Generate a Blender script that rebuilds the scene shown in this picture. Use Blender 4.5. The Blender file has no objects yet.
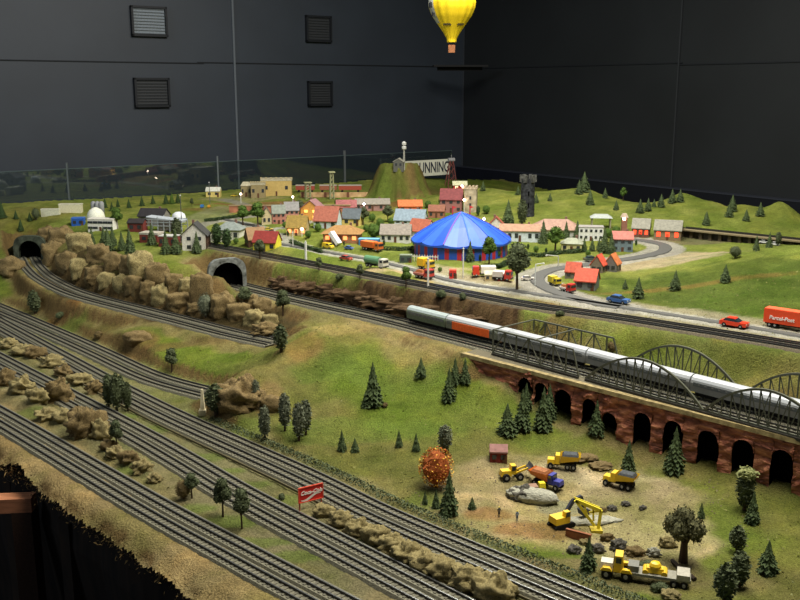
import bpy, math, random
import numpy as np
from mathutils import Vector, Matrix
from mathutils.noise import noise as mnoise
R = math.radians
F = 950.0; EYE = 0.75; PITCH = R(12.5)
COL = bpy.context.scene.collection
rnd = random.Random(7)
cp, sp = math.cos(PITCH), math.sin(PITCH)

# ---------------------------------------------------------------- geometry of the place
def ray(px, py):
    a = (px-400)/F; b = -(py-300)/F
    return np.array([a, cp + b*sp, -sp + b*cp])
def gp(px, py, z):
    d = ray(px, py); t = (z-EYE)/d[2]
    return (d[0]*t, d[1]*t)
def wpoly(pts):            # [(px,py,z)...] -> world [(x,y,z)]
    return [(*gp(a, b, z), z) for a, b, z in pts]
def smooth(pts, n=8):      # catmull-rom
    P = [np.array(p, float) for p in pts]
    P = [2*P[0]-P[1]] + P + [2*P[-1]-P[-2]]
    out = []
    for i in range(1, len(P)-2):
        for k in range(n):
            t = k/n
            a, b, c, d = P[i-1], P[i], P[i+1], P[i+2]
            out.append(0.5*((2*b)+(-a+c)*t+(2*a-5*b+4*c-d)*t*t+(-a+3*b-3*c+d)*t**3))
    out.append(P[-2])
    return out

FRONT = smooth(wpoly([(-70,380,0),(0,418,0),(140,501,0),(240,556,0),(322,600,0),(440,664,0)]))
SECOND = smooth(wpoly([(-70,324,0),(0,362,0),(120,426,0),(180,460,0),(240,496,0),(330,544,0),(437,600,0),(540,655,0)]))
MAIN = smooth(wpoly([(-70,286,0),(0,325,0),(98,379,0),(132,397,0),(180,421,0),(300,476,0),(380,516,0),(500,568,0),(575,600,0),(680,645,0)]))
DIV = smooth(wpoly([(-60,285,0),(0,310,0),(60,336,0),(100,354,0),(152,378,0),(204,393,0),(218,396,0)]))
MID = smooth(wpoly([(25,250,.08),(28,258,.08),(34,268,.08),(48,280,.078),(80,295,.075),(140,311,.07),(180,321,.067),(230,334,.063),(276,344,.06)]))
UPPER = smooth(wpoly([(214,278,.12),(230,284,.12),(290,299,.12),(380,319,.12),(450,337,.12),(520,355,.12),(660,393,.12),(800,431,.12),(880,453,.12)]))
TOWN = smooth(wpoly([(165,236,.2),(200,244,.2),(231,250,.2),(280,259,.2),(400,282,.2),(520,305,.2),(590,315,.2),(660,325.5,.2),(800,348,.2),(900,366,.2)]))
BUNDLES = [(FRONT,.055,.03),(SECOND,.055,.03),(MAIN,.055,.03),(DIV,.055,.025),(MID,.06,.025),(UPPER,.065,.03),(TOWN,.045,.035)]
# roads
ROAD = smooth(wpoly([(225,219,.2),(262,228,.2),(275,241,.2),(300,247,.2),(384,262,.2),(455,281,.2),(520,291,.2),(590,301.5,.2),(660,312.5,.2),(730,323.5,.2),(800,335,.2),(900,351,.2)]))
LOOP = smooth(wpoly([(620,306.5,.2),(590,301.5,.2),(555,291,.2),(539,282,.2),(539,275,.2),(555,268.5,.2),(581,265,.2),(625,259,.2),(651,254.5,.2),(664,250,.2),(664,245,.2),(650,241,.2),(632,239,.2)]))
LANE = smooth(wpoly([(306,246,.2),(290,240,.2),(280,234,.2),(262,230,.2),(290,226,.2),(310,221,.2)]))
BACKROAD = smooth(wpoly([(215,240,.2),(203,233,.2),(197,226,.2),(225,219,.2),(262,213,.2),(240,203,.2),(225,199,.2)]))

# arcade wall line (top edge of the wall)
WA = np.array(gp(462,354,.12)); WB = np.array(gp(900,467,.12))
WD = (WB-WA)/np.linalg.norm(WB-WA); WN = np.array([WD[1], -WD[0]])   # WN points at the viewer
if WN[1] > 0: WN = -WN
WA = WA-WN*.034; WB = WB-WN*.034      # the carved face stands .034 in front of this line
def wallpt(px, py):
    d = ray(px, py); t = ((WA+WN*.038)@WN)/(d[:2]@WN)
    p = d*t; s = (p[:2]-WA)@WD
    return s, EYE+p[2]
ARCH = [(525,378,398,13),(541,383,409,13),(563,390,422,18),(589,399,426,14),(609,413,436,15),(642,413,448,18),(673,421,458,20),(708,431,470,22),(743,440,476,22),(782,450,492,23),(826,461,505,24)]
wctrl = []
for px, t_, b_, w in ARCH:
    s, z = wallpt(px, b_+1)
    q = WA + WD*s + WN*.05
    wctrl.append((q[0], q[1], z-.004))

CT = []          # world control points
def C(*pts):
    for px, py, z in pts: CT.append((*gp(px, py, z), z))
for b in (FRONT, SECOND, MAIN, DIV, MID, TOWN):
    for p in b[::5]: CT.append(tuple(p))
for p in UPPER[::4]:
    if p[0] < gp(455,337,.12)[0]: CT.append(tuple(p))
for p in LOOP[::6]: CT.append(tuple(p))
CT += wctrl
C((0,440,-.002),(100,517,-.002),(200,575,-.002),(60,392,.012),(100,415,.01),(150,455,.012),(20,350,.01),(70,375,.008),
  (340,520,.012),(400,552,.014),(450,578,.014),(520,615,.01))
C((245,374,.075),(228,384,.06),(258,385,.06),(270,352,.085),(300,330,.115),(330,318,.12),(300,370,.07),(330,350,.095),(290,400,.035),(270,430,.01),
  (370,345,.105),(350,375,.065),(400,350,.1),(430,355,.1),(400,390,.04),(340,420,.02),(420,425,.015),(450,380,.06),(475,385,.06),(485,396,.055),
  (500,425,.03),(460,450,.005),(550,450,.005),(600,460,0),(700,500,0),(760,560,-.005),(650,560,-.01),(560,520,-.012),(600,530,-.015),(790,530,-.005),(500,500,0),(440,530,.0),
  (850,560,0),(850,640,0),(700,640,0),(466,362,.11))
C((100,330,.025),(160,352,.03),(130,332,.055),(200,362,.035),(60,306,.025),(240,352,.045),(30,290,.03),(0,285,.03),(0,262,.09),(-60,262,.06),(-60,240,.13),(0,240,.16),(8,228,.18),(60,300,.045),(200,345,.05))
C((28,232,.175),(45,226,.185),(75,236,.19),(100,246,.19),(135,256,.19),(170,262,.19),(200,262,.195),(228,254,.205),(250,262,.2),(205,275,.185),
  (120,283,.12),(75,268,.13),(160,292,.12),(200,302,.1),(230,305,.1),(250,318,.085),(265,322,.08))
C((280,271,.2),(340,283,.2),(400,295,.198),(450,306,.195),(500,317,.19),(300,290,.124),(360,304,.124),(420,320,.124),(460,330,.126),(550,326,.185),(620,337,.18),(700,352,.175),(780,365,.17),
  (560,345,.135),(640,362,.132),(720,380,.13),(800,398,.13))
C((350,262,.2),(440,255,.2),(300,225,.2),(350,215,.2),(450,215,.2),(520,250,.2),(600,240,.2),(560,230,.2),(200,225,.2),(120,225,.2),(60,215,.2),(0,215,.2),(-80,225,.2),
  (100,205,.2),(200,200,.2),(300,196,.215),(340,194,.215),(250,205,.205))
C((640,270,.205),(650,290,.205),(700,263,.24),(740,275,.245),(745,257,.258),(760,300,.22),(800,250,.275),(850,250,.28),(850,290,.24),(700,290,.215),(600,262,.2),(700,250,.2),(720,235,.205),(800,244,.21),(680,308,.2),(760,320,.202))
def D(px, py, d, dz=0):      # control given by distance: height follows
    r = ray(px, py); t = d/r[1]; CT.append((r[0]*t, d, EYE+r[2]*t+dz))
for px, py, d in ((470,187,4.85),(500,190,4.8),(530,194,4.7),(570,191.5,4.6),(587,191,4.6),(600,196,4.5),(619,200,4.45),(637,204,4.4),(650,207,4.35),(670,203,4.3),(682,199,4.3),
                  (700,204,4.2),(716,205,4.15),(725,210,4.1),(737,209,4.05),(749,210,4.0),(759,216,3.95),(780,209,3.9),(800,222,3.85),(830,230,3.8)):
    D(px, py, d); r = ray(px, py); CT.append((r[0]*(d+.35)/r[1], d+.35, .12)); CT.append((r[0]*(d+.8)/r[1], d+.8, .1))
C((430,180,.2),(400,185,.2),(350,187,.2),(440,196,.215))
CTA = np.array(CT)
EPS = .02
def _phi(X, Y, c): return np.sqrt((X[:,None]-c[None,:,0])**2+(Y[:,None]-c[None,:,1])**2+EPS**2)
_n = len(CTA)
_A = np.zeros((_n+1, _n+1)); _A[:_n,:_n] = _phi(CTA[:,0], CTA[:,1], CTA) - np.eye(_n)*.006; _A[:_n,_n] = 1; _A[_n,:_n] = 1
_W = np.linalg.solve(_A, np.append(CTA[:,2], 0))

def hsh(ix, iy, s):
    v = np.sin(ix*127.1+iy*311.7+s*74.7)*43758.5453
    return v-np.floor(v)
def vnoise(X, Y, s=0):
    ix, iy = np.floor(X), np.floor(Y); fx, fy = X-ix, Y-iy
    fx = fx*fx*(3-2*fx); fy = fy*fy*(3-2*fy)
    return (hsh(ix,iy,s)*(1-fx)+hsh(ix+1,iy,s)*fx)*(1-fy)+(hsh(ix,iy+1,s)*(1-fx)+hsh(ix+1,iy+1,s)*fx)*fy
def fbm(X, Y, f, s=0, o=4):
    r = np.zeros_like(X); a = .5
    for k in range(o): r += a*(vnoise(X*f, Y*f, s+k)-.5)*2; f *= 2.1; a *= .5
    return r
def pdist(X, Y, poly):
    P = np.array([p[:3] for p in poly]); best = np.full(X.shape, 1e9); z = np.zeros(X.shape)
    for a, b in zip(P[:-1], P[1:]):
        d = b[:2]-a[:2]; L = d@d+1e-12
        t = np.clip(((X-a[0])*d[0]+(Y-a[1])*d[1])/L, 0, 1)
        q = np.hypot(X-a[0]-d[0]*t, Y-a[1]-d[1]*t)
        m = q < best; best = np.where(m, q, best); z = np.where(m, a[2]+(b[2]-a[2])*t, z)
    return best, z
def sstep(x): x = np.clip(x, 0, 1); return x*x*(3-2*x)
HILL = gp(399, 200, .2)
BUMPS = [(*_rp, a, r) for _rp, a, r in (((ray(682,200)[0]/ray(682,200)[1]*4.3,4.3),.022,.13),((ray(782,210)[0]/ray(782,210)[1]*3.92,3.92),.035,.10),((ray(700,204)[0]/ray(700,204)[1]*4.25,4.25),.012,.16),((ray(742,208)[0]/ray(742,208)[1]*4.05,4.05),.016,.08),((ray(585,191)[0]/ray(585,191)[1]*4.6,4.6),.014,.2),(gp(775,254,.26),.012,.14))]
E0 = np.array(gp(0,449,0)); E1 = np.array(gp(216,594,0)); ED = (E1-E0)/np.linalg.norm(E1-E0); EN = np.array([ED[1], -ED[0]])
if EN[1] > 0: EN = -EN       # towards the viewer
GL0 = np.array([-1.89, 4.6]); GLD = np.array([.807, .59]); GLN = np.array([-.59, .807])
def height(X, Y):
    X = np.asarray(X, float); Y = np.asarray(Y, float); out = np.empty(X.shape)
    for i in range(0, len(X), 20000):
        x, y = X[i:i+20000], Y[i:i+20000]
        h = _phi(x, y, CTA)@_W[:_n]+_W[_n]
        for bx, by, ba, br in BUMPS: h = h + ba*np.exp(-((x-bx)**2+(y-by)**2)/br**2)
        # hill with the hut
        dx = (x-HILL[0]); dy = (y-HILL[1])
        r = np.hypot(dx*1.42, dy*1.35)*(1+.10*np.sin(np.arctan2(dy,dx)*9)+.06*np.sin(np.arctan2(dy,dx)*17))
        h = h + .17*sstep((.235-r)/.13)
        rough = .0055+.012*sstep((h-.07)/.03)*sstep((.185-h)/.03)*(x<.2)
        h = h + rough*fbm(x, y, 9, 3, 4) + .006*fbm(x, y, 3, 9, 2) + .022*fbm(x, y, 8, 77, 4)*sstep((h-.03)/.03)*sstep((.15-h)/.03)*sstep((x+.75)/.2)*sstep((.5-x)/.2)
        wgt = (x-WA[0])*WN[0]+(y-WA[1])*WN[1]; sa = (x-WA[0])*WD[0]+(y-WA[1])*WD[1]
        for poly, w, f in BUNDLES:
            d, z = pdist(x, y, poly)
            k = sstep(1-(d-w)/f)
            if poly is UPPER:
                k = np.where((sa > 0) & (wgt < -.0) & (wgt > -.16), 1.0, k)
                k = np.where((sa > 0) & (wgt >= -.0), 0, k)
            h = h*(1-k)+(z-.002)*k
        for poly in (ROAD, LOOP, LANE, BACKROAD):
            d, z = pdist(x, y, poly); k = sstep(1-(d-.055)/.04); h = h*(1-k)+(z-.003)*k
        e = (x-E0[0])*EN[0]+(y-E0[1])*EN[1]
        h = h - .022*sstep((e+.025)/.04)*(1+fbm(x,y,14,5,3))
        out[i:i+20000] = h
    return out
def hz(x, y): return float(height(np.array([x]), np.array([y]))[0])
_ts = np.arange(.75, 7.2, .015)
def G(px, py):
    d = ray(px, py); t = _ts/d[1]; x, y, z = d[0]*t, _ts, EYE+d[2]*t
    h = height(x, y); idx = np.where(z < h)[0]
    if len(idx) == 0: return Vector((x[-1], y[-1], h[-1]))
    i = max(idx[0], 1); a, b = _ts[i-1], _ts[i]
    g1, g0 = z[i]-h[i], z[i-1]-h[i-1]; k = g0/(g0-g1+1e-12); yy = a+(b-a)*k; t = yy/d[1]
    return Vector((d[0]*t, yy, EYE+d[2]*t))

# ---------------------------------------------------------------- materials
def srgb(c): return tuple((v/255/12.92 if v/255 <= .04045 else ((v/255+.055)/1.055)**2.4) for v in c)
MC = {}
def mat(name, rgb, rough=.7, noise=.15, scale=200, spec=.3, emit=None, metal=0, bump=0, dark=None, stretch=None):
    if name in MC: return MC[name]
    m = bpy.data.materials.new(name); m.use_nodes = True; nt = m.node_tree; N = nt.nodes; L = nt.links
    b = N['Principled BSDF']; c = srgb(rgb)
    b.inputs['Roughness'].default_value = rough; b.inputs['Specular IOR Level'].default_value = spec; b.inputs['Metallic'].default_value = metal
    tc = N.new('ShaderNodeTexCoord'); nz = N.new('ShaderNodeTexNoise'); nz.inputs['Scale'].default_value = scale; nz.inputs['Detail'].default_value = 4
    src = tc.outputs['Object']
    if stretch:
        mp = N.new('ShaderNodeMapping'); mp.inputs['Scale'].default_value = stretch; L.new(src, mp.inputs[0]); src = mp.outputs[0]
    L.new(src, nz.inputs['Vector'])
    cr = N.new('ShaderNodeValToRGB'); cr.color_ramp.elements[0].position = .3; cr.color_ramp.elements[1].position = .7
    lo = srgb(dark) if dark else tuple(v*(1-noise) for v in c); hi = tuple(min(1, v*(1+noise)) for v in c)
    cr.color_ramp.elements[0].color = (*lo, 1); cr.color_ramp.elements[1].color = (*hi, 1)
    L.new(nz.outputs[0], cr.inputs[0]); L.new(cr.outputs[0], b.inputs['Base Color'])
    if bump:
        bp = N.new('ShaderNodeBump'); bp.inputs['Strength'].default_value = bump; bp.inputs['Distance'].default_value = .003
        L.new(nz.outputs[0], bp.inputs['Height']); L.new(bp.outputs[0], b.inputs['Normal'])
    if emit: b.inputs['Emission Color'].default_value = (*srgb(emit[0]), 1); b.inputs['Emission Strength'].default_value = emit[1]
    MC[name] = m; return m
def cm(rgb, **k): return mat('paint_%d_%d_%d' % tuple(rgb), rgb, **k)

# ---------------------------------------------------------------- mesh helpers
class MB:
    def __init__(s): s.v = []; s.f = []
    def add(s, vs, fs):
        b = len(s.v); s.v += [tuple(v) for v in vs]; s.f += [tuple(b+i for i in f) for f in fs]; return s
    def box(s, c, d, rz=0, ry=0, taper=1, top=None):
        hx, hy, hz_ = d[0]/2, d[1]/2, d[2]/2; t = top or (taper, taper)
        vs = [(-hx,-hy,-hz_),(hx,-hy,-hz_),(hx,hy,-hz_),(-hx,hy,-hz_),(-hx*t[0],-hy*t[1],hz_),(hx*t[0],-hy*t[1],hz_),(hx*t[0],hy*t[1],hz_),(-hx*t[0],hy*t[1],hz_)]
        M = Matrix.Rotation(rz, 3, 'Z')@Matrix.Rotation(ry, 3, 'Y')
        return s.add([M@Vector(v)+Vector(c) for v in vs], [(0,3,2,1),(4,5,6,7),(0,1,5,4),(1,2,6,5),(2,3,7,6),(3,0,4,7)])
    def tube(s, a, b, r, n=6, r2=None):
        a, b = Vector(a), Vector(b); r2 = r if r2 is None else r2; d = (b-a).normalized()
        u = d.orthogonal().normalized(); w = d.cross(u); vs = []
        for p, q in ((a, r), (b, r2)):
            for i in range(n):
                t = 2*math.pi*i/n; vs.append(p+(u*math.cos(t)+w*math.sin(t))*q)
        return s.add(vs, [(i,(i+1)%n,n+(i+1)%n,n+i) for i in range(n)]+[tuple(range(n))[::-1], tuple(range(n,2*n))])
    def bar(s, a, b, w, h):      # rectangular bar a->b
        a, b = Vector(a), Vector(b); d = (b-a).normalized(); u = d.cross(Vector((0,0,1)))
        u = u.normalized() if u.length > 1e-4 else Vector((1,0,0)); v = u.cross(d); vs = []
        for p in (a, b):
            for i, j in ((-1,-1),(1,-1),(1,1),(-1,1)): vs.append(p+u*w/2*i+v*h/2*j)
        return s.add(vs, [(0,1,2,3),(7,6,5,4),(0,4,5,1),(1,5,6,2),(2,6,7,3),(3,7,4,0)])
    def lathe(s, prof, n=16, c=(0,0,0)):
        b = []; 
        for r, z in prof:
            for i in range(n):
                t = 2*math.pi*i/n; b.append((c[0]+r*math.cos(t), c[1]+r*math.sin(t), c[2]+z))
        fs = []
        for k in range(len(prof)-1):
            for i in range(n): fs.append((k*n+i, k*n+(i+1)%n, (k+1)*n+(i+1)%n, (k+1)*n+i))
        fs += [tuple(range(n))[::-1], tuple((len(prof)-1)*n+i for i in range(n))]
        return s.add(b, fs)
    def prism(s, prof, x0, x1):   # profile in y,z extruded along x
        n = len(prof); vs = [(x0,*p) for p in prof]+[(x1,*p) for p in prof]
        return s.add(vs, [(i,(i+1)%n,n+(i+1)%n,n+i) for i in range(n)]+[tuple(range(n))[::-1], tuple(range(n,2*n))])
    def mesh(s, name, m, sm=False):
        me = bpy.data.meshes.new(name); me.from_pydata(s.v, [], s.f)
        if m: me.materials.append(m)
        me.update()
        if sm: me.polygons.foreach_set('use_smooth', [True]*len(me.polygons))
        return me
    def build(s, name, m, parent=None, sm=False, loc=None, rz=None):
        return put(name, s.mesh(name, m, sm), parent, loc, rz)
def put(name, me, parent=None, loc=None, rz=None):
    o = bpy.data.objects.new(name, me); COL.objects.link(o)
    if parent: o.parent = parent
    if loc is not None: o.location = loc
    if rz is not None: o.rotation_euler = (0,0,rz)
    return o
def tag(o, label=None, cat=None, group=None, kind=None):
    if label: o['label'] = label
    if cat: o['category'] = cat
    if group: o['group'] = group
    if kind: o['kind'] = kind
    return o
def thing(name, loc, rz, label, cat, group=None):
    o = bpy.data.objects.new(name, None); o.empty_display_size = .02; COL.objects.link(o); o.location = loc; o.rotation_euler = (0,0,rz)
    return tag(o, label, cat, group)
def struct(o): o['kind'] = 'structure'; return o
def text_mesh(txt, size, depth=.0004, shear=0, bold=0):
    cu = bpy.data.curves.new('t', 'FONT'); cu.body = txt; cu.size = size; cu.extrude = depth; cu.align_x = 'CENTER'; cu.align_y = 'CENTER'; cu.shear = shear; cu.offset = bold
    o = bpy.data.objects.new('t', cu); COL.objects.link(o); dg = bpy.context.evaluated_depsgraph_get()
    me = bpy.data.meshes.new_from_object(o.evaluated_get(dg)); bpy.data.objects.remove(o); bpy.data.curves.remove(cu)
    return me
def depth_of(p): return p.y*cp+(EYE-p.z)*sp

# ---------------------------------------------------------------- room
CORN = np.array([.447, 6.93]); LW = np.array([-.807, -.59]); RW = np.array([.578, -.816])
mat_wall = mat('black_wall_board', (42,49,58), rough=.55, noise=.12, scale=3, spec=.5)  # bluish tint puts the pale sheen of the left wall into its colour
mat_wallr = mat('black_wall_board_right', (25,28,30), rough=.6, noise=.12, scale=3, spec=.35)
mat_gap = mat('dark_seam', (20,23,27), noise=.1); mat_hi = mat('seam_edge', (92,98,104), noise=.1)
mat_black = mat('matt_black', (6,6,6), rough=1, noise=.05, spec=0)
def wallslab(name, a, d, L, z0, z1, th, m, n):
    # slab from a along d for L, thickness away from the viewer
    c = a+d*L/2+n*th/2
    b = MB(); b.box((c[0], c[1], (z0+z1)/2), (L, th, z1-z0), math.atan2(d[1], d[0])); return struct(b.build(name, m))
nL = np.array([-.59, .807]); nR = np.array([.816, .578])
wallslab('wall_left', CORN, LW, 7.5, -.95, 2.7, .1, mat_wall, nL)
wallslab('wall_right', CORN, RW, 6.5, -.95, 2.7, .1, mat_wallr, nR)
b = MB(); b.box((0,2.5,-1.0),(12,12,.1)); struct(b.build('floor', mat('dark_floor', (30,27,25), noise=.3, scale=4)))
b = MB(); b.box((0,2.5,2.75),(12,12,.1)); struct(b.build('ceiling', mat('dark_ceiling', (32,34,38), noise=.1)))
def on_wall(px, py, c, d):      # pixel -> distance along wall & height
    r = ray(px, py); n = np.array([-d[1], d[0]]); t = (c@n)/(r[:2]@n); p = r*t
    return (p[:2]-c)@d, EYE+p[2]
k = 0
for c, d, n, pts in ((CORN, LW, nL, [(-250,56.8),(200,62.5),(460,67)]), (CORN, RW, nR, [(465,67),(680,65),(1000,56)])):
    for (a, b_) in zip(pts[:-1], pts[1:]):
        s0, z0 = on_wall(*a, c, d); s1, z1 = on_wall(*b_, c, d); k += 1; zz = (z0+z1)/2
        q = c+d*(s0+s1)/2-n*.0005
        mb = MB(); mb.box((q[0],q[1],zz),(abs(s1-s0)*1.02,.009,.006), math.atan2(d[1],d[0])); struct(mb.build('trim_%d'%k, mat_gap))
for px, c, d, n, w, m in ((233.5,CORN,LW,nL,.012,mat_hi),(463,CORN,LW,nL,.01,mat('seam_edge_dim',(52,56,62))),(680,CORN,RW,nR,.008,mat('seam_edge_faint',(40,43,46)))):
    s, _ = on_wall(px, 60, c, d); k += 1; q = c+d*s-n*.006
    mb = MB(); mb.box((q[0],q[1],.9),(w,.012,3.6), math.atan2(d[1],d[0])); struct(mb.build('trim_%d'%k, m))
# dado board along the foot of the right wall
s0, z0 = on_wall(600,181,CORN,RW); s1, z1 = on_wall(800,201,CORN,RW); k += 1
q = CORN+RW*2.6-nR*.03
mb = MB(); mb.box((q[0],q[1],z1-.5),(6.0,.05,1.0), math.atan2(RW[1],RW[0])); struct(mb.build('trim_%d'%k, mat('navy_dado', (17,19,27), rough=.4)))
k += 1; mb = MB(); mb.box((q[0],q[1],z1+.003),(6.0,.056,.006), math.atan2(RW[1],RW[0])); struct(mb.build('trim_%d'%k, mat('dado_highlight', (44,47,56), rough=.4)))  # lighter strip paints a highlight along the top edge of the board
# vents
def mesh_mat(name, base, line, sc):
    m = bpy.data.materials.new(name); m.use_nodes = True; nt = m.node_tree; N, L = nt.nodes, nt.links; bs = N['Principled BSDF']; bs.inputs['Roughness'].default_value = .6
    tc = N.new('ShaderNodeTexCoord'); br = N.new('ShaderNodeTexBrick'); br.offset = 0; br.inputs['Scale'].default_value = sc; br.inputs['Mortar Size'].default_value = .03
    br.inputs['Brick Width'].default_value = .5; br.inputs['Row Height'].default_value = .5
    br.inputs['Color1'].default_value = (*srgb(base),1); br.inputs['Color2'].default_value = (*srgb(base),1); br.inputs['Mortar'].default_value = (*srgb(line),1)
    mp = N.new('ShaderNodeMapping'); mp.inputs['Rotation'].default_value = (R(90),0,0); L.new(tc.outputs['Object'], mp.inputs[0]); L.new(mp.outputs[0], br.inputs[0]); L.new(br.outputs[0], bs.inputs['Base Color']); return m
VM = [mesh_mat('vent_mesh_pale', (130,140,148), (62,68,74), 60), mesh_mat('vent_mesh_dim', (44,47,50), (30,32,35), 60)]
for px, py, w, h, mi, lab in ((148,21.5,38,32,0,'pale wire mesh wall vent high on the black wall, left of the seam'),(151,92.5,38,32,1,'dark wire mesh wall vent below the pale one, left of the bright seam'),
                          (317.5,29,30,28,1,'dark wall vent high on the black wall, right of the bright seam'),(319,93.5,29,27,1,'dark wall vent on the black wall straight above the fort')):
    s, z = on_wall(px, py, CORN, LW); q = CORN+LW*s-nL*.01; r_ = ray(px, py); dd = q[1]*cp
    W_ = w*dd/F*.97; H_ = h*dd/F*.9
    t = thing('wall_vent', (q[0],q[1],z), math.atan2(-LW[1],-LW[0]), lab, 'vent')
    mb = MB()
    for sx, sz, a, b_ in ((0,1,W_,.012),(0,-1,W_,.012),(1,0,.012,H_),(-1,0,.012,H_)): mb.box((sx*(W_/2-.006),0,sz*(H_/2-.006)),(a,.03,b_))
    mb.build('frame', mat('vent_frame', (25,28,32), rough=.5), t)
    mb = MB(); mb.box((0,.004,0),(W_*.93,.008,H_*.92)); mb.build('grille', VM[mi], t)
    mb = MB()
    for i in range(9): mb.box((0,-.004,-H_*.4+i*H_*.1),(W_*.88,.004,.004))
    mb.build('slat', mat('vent_slat', (90,96,100) if mi == 0 else (60,62,65)) if mi == 0 else mat('vent_slat_dim', (36,39,42)), t)
# picture ledge in the corner
p = ray(460,66)*6.3
t = MB(); t.box((0,0,0),(.36,.07,.012)).box((0,.03,-.015),(.3,.01,.03)); o = t.build('ledge', mat('ledge_black', (16,16,17)), None, loc=(p[0],6.45,EYE+ (p[2]/p[1])*6.45), rz=R(4)); tag(o, 'narrow black ledge in the wall corner below the yellow balloon', 'shelf')
# glass barrier
gm = bpy.data.materials.new('barrier_glass'); gm.use_nodes = True; nt = gm.node_tree; N, L = nt.nodes, nt.links; N.remove(N['Principled BSDF'])
tr = N.new('ShaderNodeBsdfTransparent'); tr.inputs[0].default_value = (.80,.86,.84,1); gs = N.new('ShaderNodeBsdfGlossy'); gs.inputs['Roughness'].default_value = .03; gs.inputs[0].default_value = (.8,.85,.85,1)
fr = N.new('ShaderNodeFresnel'); fr.inputs[0].default_value = 1.5; ml = N.new('ShaderNodeMath'); ml.operation = 'MULTIPLY_ADD'; ml.inputs[1].default_value = 1.2; ml.inputs[2].default_value = .03; ml.use_clamp = True
mx = N.new('ShaderNodeMixShader'); L.new(fr.outputs[0], ml.inputs[0]); L.new(ml.outputs[0], mx.inputs[0]); L.new(tr.outputs[0], mx.inputs[1]); L.new(gs.outputs[0], mx.inputs[2]); L.new(mx.outputs[0], N['Material Output'].inputs[0])
def on_glass(px, py=180):
    r_ = ray(px, py); n = np.array([-GLD[1], GLD[0]]); t = (GL0@n)/(r_[:2]@n); p = r_*t; return (p[:2]-GL0)@GLD, EYE+p[2]
_, gt = on_glass(0,172); _, gt2 = on_glass(345,155.5)
cuts = [-160, 68, 218.5, 345, 452]
for i, (a, b_) in enumerate(zip(cuts[:-1], cuts[1:])):
    s0 = on_glass(a)[0]+.004; s1 = on_glass(b_)[0]-.004; q = GL0+GLD*(s0+s1)/2
    lab = ['glass barrier panel behind the landscape at the far left end','glass barrier panel behind the brick factory, left of the wall seam','glass barrier panel behind the fort','glass barrier panel behind the hill with the hut'][i]
    t = thing('glass_panel', (q[0],q[1],.1), math.atan2(GLD[1],GLD[0]), lab, 'glass barrier', 'glass barrier panels')
    mb = MB(); mb.box((0,0,(gt-.1)/2),(s1-s0,.006,gt-.1)); mb.build('pane', gm, t)
    mb = MB(); mb.box((0,0,gt-.1),(s1-s0,.008,.003)); mb.build('edge', mat('glass_edge', (70,84,84), rough=.3), t)
for px, w, col in ((68,.006,(110,118,118)),(218.5,.007,(120,126,128)),(345,.014,(92,96,98))):
    s0 = on_glass(px)[0]; q = GL0+GLD*s0
    mb = MB(); mb.box((0,0,(gt-.02)/2-.05),(w,.012,gt+.08)).box((0,0,-.02),(w*3,.02,.02)); tag(mb.build('barrier_post', cm(col, rough=.35, metal=.4), None, loc=(q[0],q[1],.0+.05)), {68:'thin metal barrier post at the far left glass joint',218.5:'thin metal barrier post beside the bright wall seam',345:'thick grey barrier post left of the hut hill'}[px], 'post', 'glass barrier posts')

# ---------------------------------------------------------------- landscape mesh
ys = [.62]
while ys[-1] < 6.9: ys.append(ys[-1]*1.0062)
ys = np.array(ys); us = np.arange(-.66, .66, .0028); nx, ny = len(us), len(ys)
YY, UU = np.meshgrid(ys, us, indexing='ij'); X = (UU*YY).ravel(); Y = YY.ravel(); Z = height(X, Y)
sG = (X-GL0[0])*GLN[0]+(Y-GL0[1])*GLN[1]; sE = (X-E0[0])*EN[0]+(Y-E0[1])*EN[1]
sR = (X-CORN[0])*nR[0]+(Y-CORN[1])*nR[1]; sLW = (X-CORN[0])*nL[0]+(Y-CORN[1])*nL[1]
edgen = .02*fbm(X, Y, 12, 4, 3)
keep = (sG < -.01) & (sE+edgen*.6 < .014) & (sR < -.06)
gradz = Z.reshape(ny, nx); gy = np.gradient(gradz, axis=0)/np.gradient(YY, axis=0); gx = np.gradient(gradz, axis=1)/(np.gradient(UU, axis=1)*YY); slope = np.hypot(gx, gy).ravel()
c3 = lambda r,g,b: np.array(srgb((r,g,b)))
n1 = fbm(X, Y, 3.2, 11, 4); n2 = fbm(X, Y, 14, 21, 4); n3 = fbm(X, Y, 45, 31, 3)
olive, green, dry, tan, brown, dirt = c3(128,122,70), c3(108,124,46), c3(140,130,84), c3(158,142,104), c3(98,74,44), c3(164,118,72)
lush = c3(132,152,52)
def mixc(a, b, k): return a*(1-k[:,None])+b*k[:,None]
CC = mixc(np.tile(olive, (len(X),1)), green, sstep(.5+n1*1.5))
town = sstep((Z-.165)/.03); CC = mixc(CC, np.tile(c3(134,146,66), (len(X),1)), town*.75)
CC = mixc(CC, np.tile(c3(150,152,78),(len(X),1)), town*sstep((Y-3.4)/.9)*sstep(.35+n2)*.8)
front = sstep((.02-Z)/.01)*sstep((1.0-(X+.9*Y-1.9)*1.2))
PX = []      # painted patches: (px,py,radius m across, radius m deep, colour, strength)
def paint(px, py, rx, ry, col, st, nse=.45, rot=0):
    global CC
    p = G(px, py); c, s = math.cos(rot), math.sin(rot); dx, dy = X-p.x, Y-p.y
    q = np.hypot((dx*c+dy*s)/rx, (-dx*s+dy*c)/ry)+n2*nse
    CC = mixc(CC, np.tile(c3(*col), (len(X),1)), sstep((1.15-q)/.4)*st)
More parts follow.
